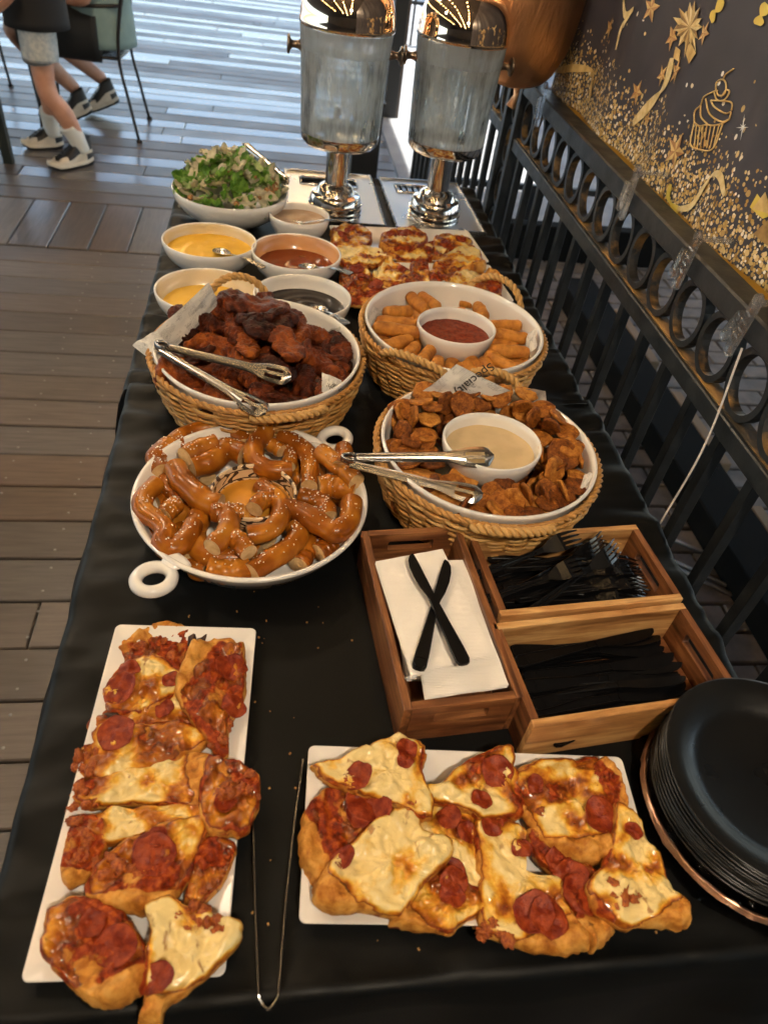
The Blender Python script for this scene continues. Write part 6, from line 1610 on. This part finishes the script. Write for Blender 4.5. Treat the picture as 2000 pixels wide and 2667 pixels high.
def shoe(parent, heel, toe, tiltz=0):
    """sneaker from heel to toe (world, relative to parent origin)"""
    d = toe - heel; L = d.length; d.normalize(); sd = d.cross(Vector((0, 0, 1))).normalized(); up = sd.cross(d)
    P = parent
    def place(fn_v): return [heel + d * v.x + sd * v.y + up * v.z for v in fn_v]
    # outline of the sole
    out = []
    n = 28
    for k in range(n):
        a = 2 * pi * k / n; x_ = (cos(a) * .5 + .5) * L; w = .036 + .010 * smooth(.35 * L, .75 * L, x_); y_ = math.copysign(abs(sin(a)) ** .75, sin(a)) * w; out.append((x_, y_))
    b = MB(); vs = []
    for z_, s_ in ((0, .95), (.012, 1.02), (.030, 1.0)): vs += [Vector((L / 2 + (x_ - L / 2) * s_, y_ * s_, z_ + (.016 * smooth(.8 * L, L, x_)) + (.008 * smooth(.25 * L, 0, x_) if z_ > .01 else 0))) for x_, y_ in out]
    fs = [tuple(range(n - 1, -1, -1)), tuple(2 * n + k for k in range(n))]
    for l in range(2):
        for k in range(n): fs.append((l * n + k, l * n + (k + 1) % n, l * n + n + (k + 1) % n, l * n + n + k))
    b.add(place(vs), fs); b.m = [1 if i == 0 else 0 for i in range(len(fs))]
    for i in range(2, 2 + n): b.m[i] = 1
    sole = b.obj('sole', ['sneaker_white', 'sneaker_black'], P)
    b = MB(); vs = []; LV_ = 8
    for l in range(LV_):
        u = l / (LV_ - 1)
        for x_, y_ in out:
            zt = .030 + (.075 * smooth(.62 * L, .22 * L, x_) + .030 * smooth(L, .7 * L, x_)) * u
            k_ = 1 - .42 * u * u; xx = x_
            if u > .5: xx = min(x_, L * (.98 - .38 * (u - .5))) 
            vs.append(Vector((xx, y_ * k_, zt)))
    fs = [tuple((LV_ - 1) * n + k for k in range(n))]
    for l in range(LV_ - 1):
        for k in range(n): fs.append((l * n + k, l * n + (k + 1) % n, l * n + n + (k + 1) % n, l * n + n + k))
    b.add(place(vs), fs); ms = [1]
    for l in range(LV_ - 1):
        for k in range(n): ms.append(1 if (l >= 3 and out[k][0] < .6 * L) or (l < 2 and out[k][0] < .18 * L) else 0)
    b.m = ms; up_ = b.obj('upper', ['sneaker_white', 'sneaker_black'], P)
    for k in range(4):
        q = heel + d * (L * (.52 + .07 * k)) + up * (.088 - .012 * k); MB().tube([q - sd * .02, q + up * .004, q + sd * .02], .003, 5).obj('lace', 'sneaker_black', up_)
    return sole
# standing person: both feet on the deck, walking left
ps = thing('person', 'standing person in a black top, patterned grey shorts and white socks', 'person', (-1.03, 4.10, 0)); o_ = Vector((-1.03, 4.10, 0))
F1h, F1t = Vector((-.930, 4.150, .0)) - o_, Vector((-1.115, 3.985, .0)) - o_
F2h, F2t = Vector((-1.115, 4.345, .0)) - o_, Vector((-1.315, 4.285, .0)) - o_
an1 = F1h + (F1t - F1h) * .22 + Vector((0, 0, .10)); an2 = F2h + (F2t - F2h) * .22 + Vector((0, 0, .10))
kn1 = Vector((-.050, -.060, .34)); kn2 = Vector((-.10, .13, .34)); hp1 = Vector((-.045, -.04, .63)); hp2 = Vector((-.06, .06, .63)); pel = Vector((-.05, .01, .68))
ch_ = Vector((-.06, .01, .94)); nk = Vector((-.07, .01, 1.07)); hd = Vector((-.09, .01, 1.20))
J = [(*pel, .095, .08), (*hp1, .062), (*kn1, .048), (*((kn1 * .6 + an1 * .4) + Vector((.018, .01, 0))), .052), (*an1, .034), (*hp2, .075), (*kn2, .054), (*((kn2 * .6 + an2 * .4) + Vector((.018, .01, 0))), .052), (*an2, .034),
     (*ch_, .125, .10), (*nk, .05), (*hd, .085, .09), (*(ch_ + Vector((0, -.17, .06))), .05), (*(ch_ + Vector((-.02, -.22, -.18))), .038), (*(ch_ + Vector((-.18, -.20, -.30))), .03), (*(ch_ + Vector((0, .17, .06))), .05), (*(ch_ + Vector((-.02, .22, -.18))), .038), (*(ch_ + Vector((-.16, .2, -.32))), .03)]
skinned('body', J, [(0, 1), (1, 2), (2, 3), (3, 4), (0, 5), (5, 6), (6, 7), (7, 8), (0, 9), (9, 10), (10, 11), (9, 12), (12, 13), (13, 14), (9, 15), (15, 16), (16, 17)], ps, 'skin')
for a, b_ in ((an1, kn1), (an2, kn2)): tubepart('sock', [a + Vector((0, 0, -.03)), a.lerp(b_, .16), a.lerp(b_, .40)], [.040, .0425, .0465], ps, 'white_sock')
for h_, k_ in ((hp1, kn1), (hp2, kn2)): tubepart('shorts_leg', [h_ + Vector((0, 0, .06)), h_.lerp(k_, .45), h_.lerp(k_, .50)], [.080, .082, .080], ps, 'patterned_shorts')
tubepart('shirt', [pel + Vector((0, 0, -.075)), pel + Vector((0, 0, .05)), ch_ * .5 + pel * .5, ch_ + Vector((0, 0, .08)), nk + Vector((0, 0, -.03))], [.142, .138, .128, .118, .06], ps, 'black_shirt', 24)
MB().lathe([(0, .11), (.05, .105), (.085, .07), (.1, .02), (.096, -.02), (.09, -.03), (.0, -.02)], 20, c=hd + Vector((.01, 0, .02))).obj('hair', 'hair_brown', ps)
shoe(ps, F1h, F1t); shoe(ps, F2h, F2t)
# seated person: hips on the chair seat, knees to the left, feet drawn back under the chair
pq = thing('person', 'seated person in a teal shirt and black shorts on a wire chair', 'person', (-.93, 4.70, 0)); o_ = Vector((-.93, 4.70, 0))
sp_ = Vector((.0, .02, .50)); k1 = Vector((-.43, -.12, .50)); k2 = Vector((-.42, .17, .50)); a1 = Vector((-.17, .10, .16)); a2 = Vector((-.06, .36, .16)); h1_ = Vector((-.04, -.08, .49)); h2_ = Vector((-.04, .12, .49))
c_ = Vector((.04, .02, .86)); n_ = Vector((.03, .02, 1.03)); hd2 = Vector((.0, .02, 1.18))
J = [(*sp_, .13, .11), (*h1_, .09), (*k1, .060), (*(k1 * .6 + a1 * .4), .056), (*a1, .036), (*h2_, .09), (*k2, .060), (*(k2 * .6 + a2 * .4), .056), (*a2, .036), (*c_, .14, .11), (*n_, .055), (*hd2, .09, .095),
     (*(c_ + Vector((0, -.2, .05))), .055), (*(c_ + Vector((-.04, -.24, -.2))), .042), (*(c_ + Vector((-.26, -.2, -.18))), .032), (*(c_ + Vector((0, .2, .05))), .055), (*(c_ + Vector((-.04, .24, -.2))), .042), (*(c_ + Vector((-.26, .2, -.18))), .032)]
skinned('body', J, [(0, 1), (1, 2), (2, 3), (3, 4), (0, 5), (5, 6), (6, 7), (7, 8), (0, 9), (9, 10), (10, 11), (9, 12), (12, 13), (13, 14), (9, 15), (15, 16), (16, 17)], pq, 'skin')
for h_, k_ in ((h1_, k1), (h2_, k2)): tubepart('shorts_leg', [h_ + Vector((.06, 0, .0)), h_.lerp(k_, .45), h_.lerp(k_, .86)], [.125, .118, .098], pq, 'black_shorts', 26)
tubepart('shirt', [sp_ + Vector((.01, 0, -.06)), sp_ + Vector((.01, 0, .08)), c_.lerp(sp_, .5), c_ + Vector((0, 0, .07)), n_ + Vector((0, 0, -.03))], [.185, .18, .165, .15, .07], pq, 'teal_shirt', 20)
MB().lathe([(0, .11), (.05, .105), (.085, .07), (.1, .02), (.096, -.02), (.09, -.03), (.0, -.02)], 20, c=hd2 + Vector((.01, 0, .02))).obj('hair', 'hair_brown', pq)
shoe(pq, Vector((-.10, .08, .07)), Vector((-.30, .02, .0))); shoe(pq, Vector((.01, .34, .07)), Vector((-.19, .28, .0)))

# wire chairs
simple('dark_bronze', (.022, .018, .017), .38, metal=.4)
def wire_chair(label, loc, rz):
    """sits facing -x in local space; origin at the floor under the seat"""
    t = thing('wire_chair', label, 'chair', loc, rz, 'black wire patio chairs'); sh = .40
    # seat frame and mesh
    pts = [(-.22, -.21, sh), (.20, -.20, sh), (.22, 0, sh), (.20, .20, sh), (-.22, .21, sh), (-.245, 0, sh - .006)]
    b = MB(); cl = []
    for i in range(6): cl += spline([pts[i], (Vector(pts[i]) + Vector(pts[(i + 1) % 6])) / 2, pts[(i + 1) % 6]], 6)[:-1]
    b.tube(cl, .008, 8, closed=True).obj('seat_frame', 'dark_bronze', t)
    b = MB()
    for k in range(26):
        y_ = -.195 + .39 * k / 25; b.tube([(-.225, y_, sh), (.205, y_, sh)], .0016, 4)
        x_ = -.22 + .42 * k / 25; b.tube([(x_, -.2, sh + .002), (x_, .2, sh + .002)], .0016, 4)
    s_ = b.obj('seat_mesh', 'dark_bronze', t); s_['kind'] = 'stuff'
    for sy in (-1, 1):
        MB().tube(spline([(.27, sy * .225, .0), (.235, sy * .21, .2), (.205, sy * .20, sh), (.235, sy * .20, .62), (.30, sy * .19, .86)], 20), .0085, 8).obj('back_leg', 'dark_bronze', t)
        MB().lathe([(0, 0), (.016, 0), (.016, .012), (.009, .016), (0, .016)], 10, c=(.27, sy * .225, 0)).obj('foot_cap', 'dark_bronze', t)
        MB().tube(spline([(-.25, sy * .225, 0), (-.235, sy * .22, .2), (-.225, sy * .215, sh), (-.20, sy * .23, .56), (-.10, sy * .235, .62), (.10, sy * .225, .63), (.235, sy * .20, .64)], 24), .0085, 8).obj('front_leg_and_arm', 'dark_bronze', t)
        MB().lathe([(0, 0), (.016, 0), (.016, .012), (.009, .016), (0, .016)], 10, c=(-.25, sy * .225, 0)).obj('foot_cap', 'dark_bronze', t)
    MB().tube(spline([(.30, -.19, .86), (.31, -.1, .90), (.31, .1, .90), (.30, .19, .86)], 12), .0085, 8).obj('back_rail', 'dark_bronze', t)
    b = MB()
    for k in range(22):
        y_ = -.18 + .36 * k / 21; b.tube([(.208, y_, .45), (.24, y_, .62), (.30, y_, .87)], .0016, 4)
        z_ = .45 + .42 * k / 21; x_ = .208 + .09 * (k / 21) ** 1.3; b.tube([(x_, -.19, z_), (x_, .19, z_)], .0016, 4)
    s_ = b.obj('back_mesh', 'dark_bronze', t); s_['kind'] = 'stuff'
    return t
wire_chair('black wire chair under the seated person', (-1.02, 4.77, 0), 0)
wire_chair('black wire chair at the left edge of the picture behind the people', (-1.95, 5.25, 0), pi - .3)
tb = thing('patio_table', 'patio table with dark square legs at the left edge', 'table', (-1.75, 4.45, 0))
for sx in (-1, 1):
    for sy in (-1, 1):
        MB().tube([(sx * .43, sy * .40, 0), (sx * .40, sy * .37, .68)], [.03, .042], 4, upv=(1, 1, 0)).obj('leg', 'dark_green_paint' if 'dark_green_paint' in MATS else simple('dark_green_paint', (.012, .018, .016), .5), tb, smooth=False)
MB().box((0, 0, .70), (1.0, .95, .03), ch=.006).obj('tabletop', 'dark_green_paint', tb, smooth=False)

# crumbs fallen on the cloth
simple('crumb', (.35, .16, .04), .7, (.55, .32, .10), 3)
rc = random.Random(31); b = MB()
for k in range(34):
    x_, y_ = rc.choice([(rc.uniform(-.02, .03), rc.uniform(.2, .55)), (rc.uniform(.05, .38), rc.uniform(.165, .2)), (rc.uniform(-.2, .1), rc.uniform(.48, .58)), (rc.uniform(.1, .3), rc.uniform(.9, 1.3))])
    s_ = rc.uniform(.0006, .0018); b.box((x_, y_, TZ + .0055 + s_ / 2), (s_ * 1.4, s_, s_), rz=rc.uniform(0, 3))
cr_ = b.obj('crumbs', 'crumb', smooth=False); cr_['kind'] = 'stuff'; cr_['label'] = 'tiny crumbs scattered on the black tablecloth'
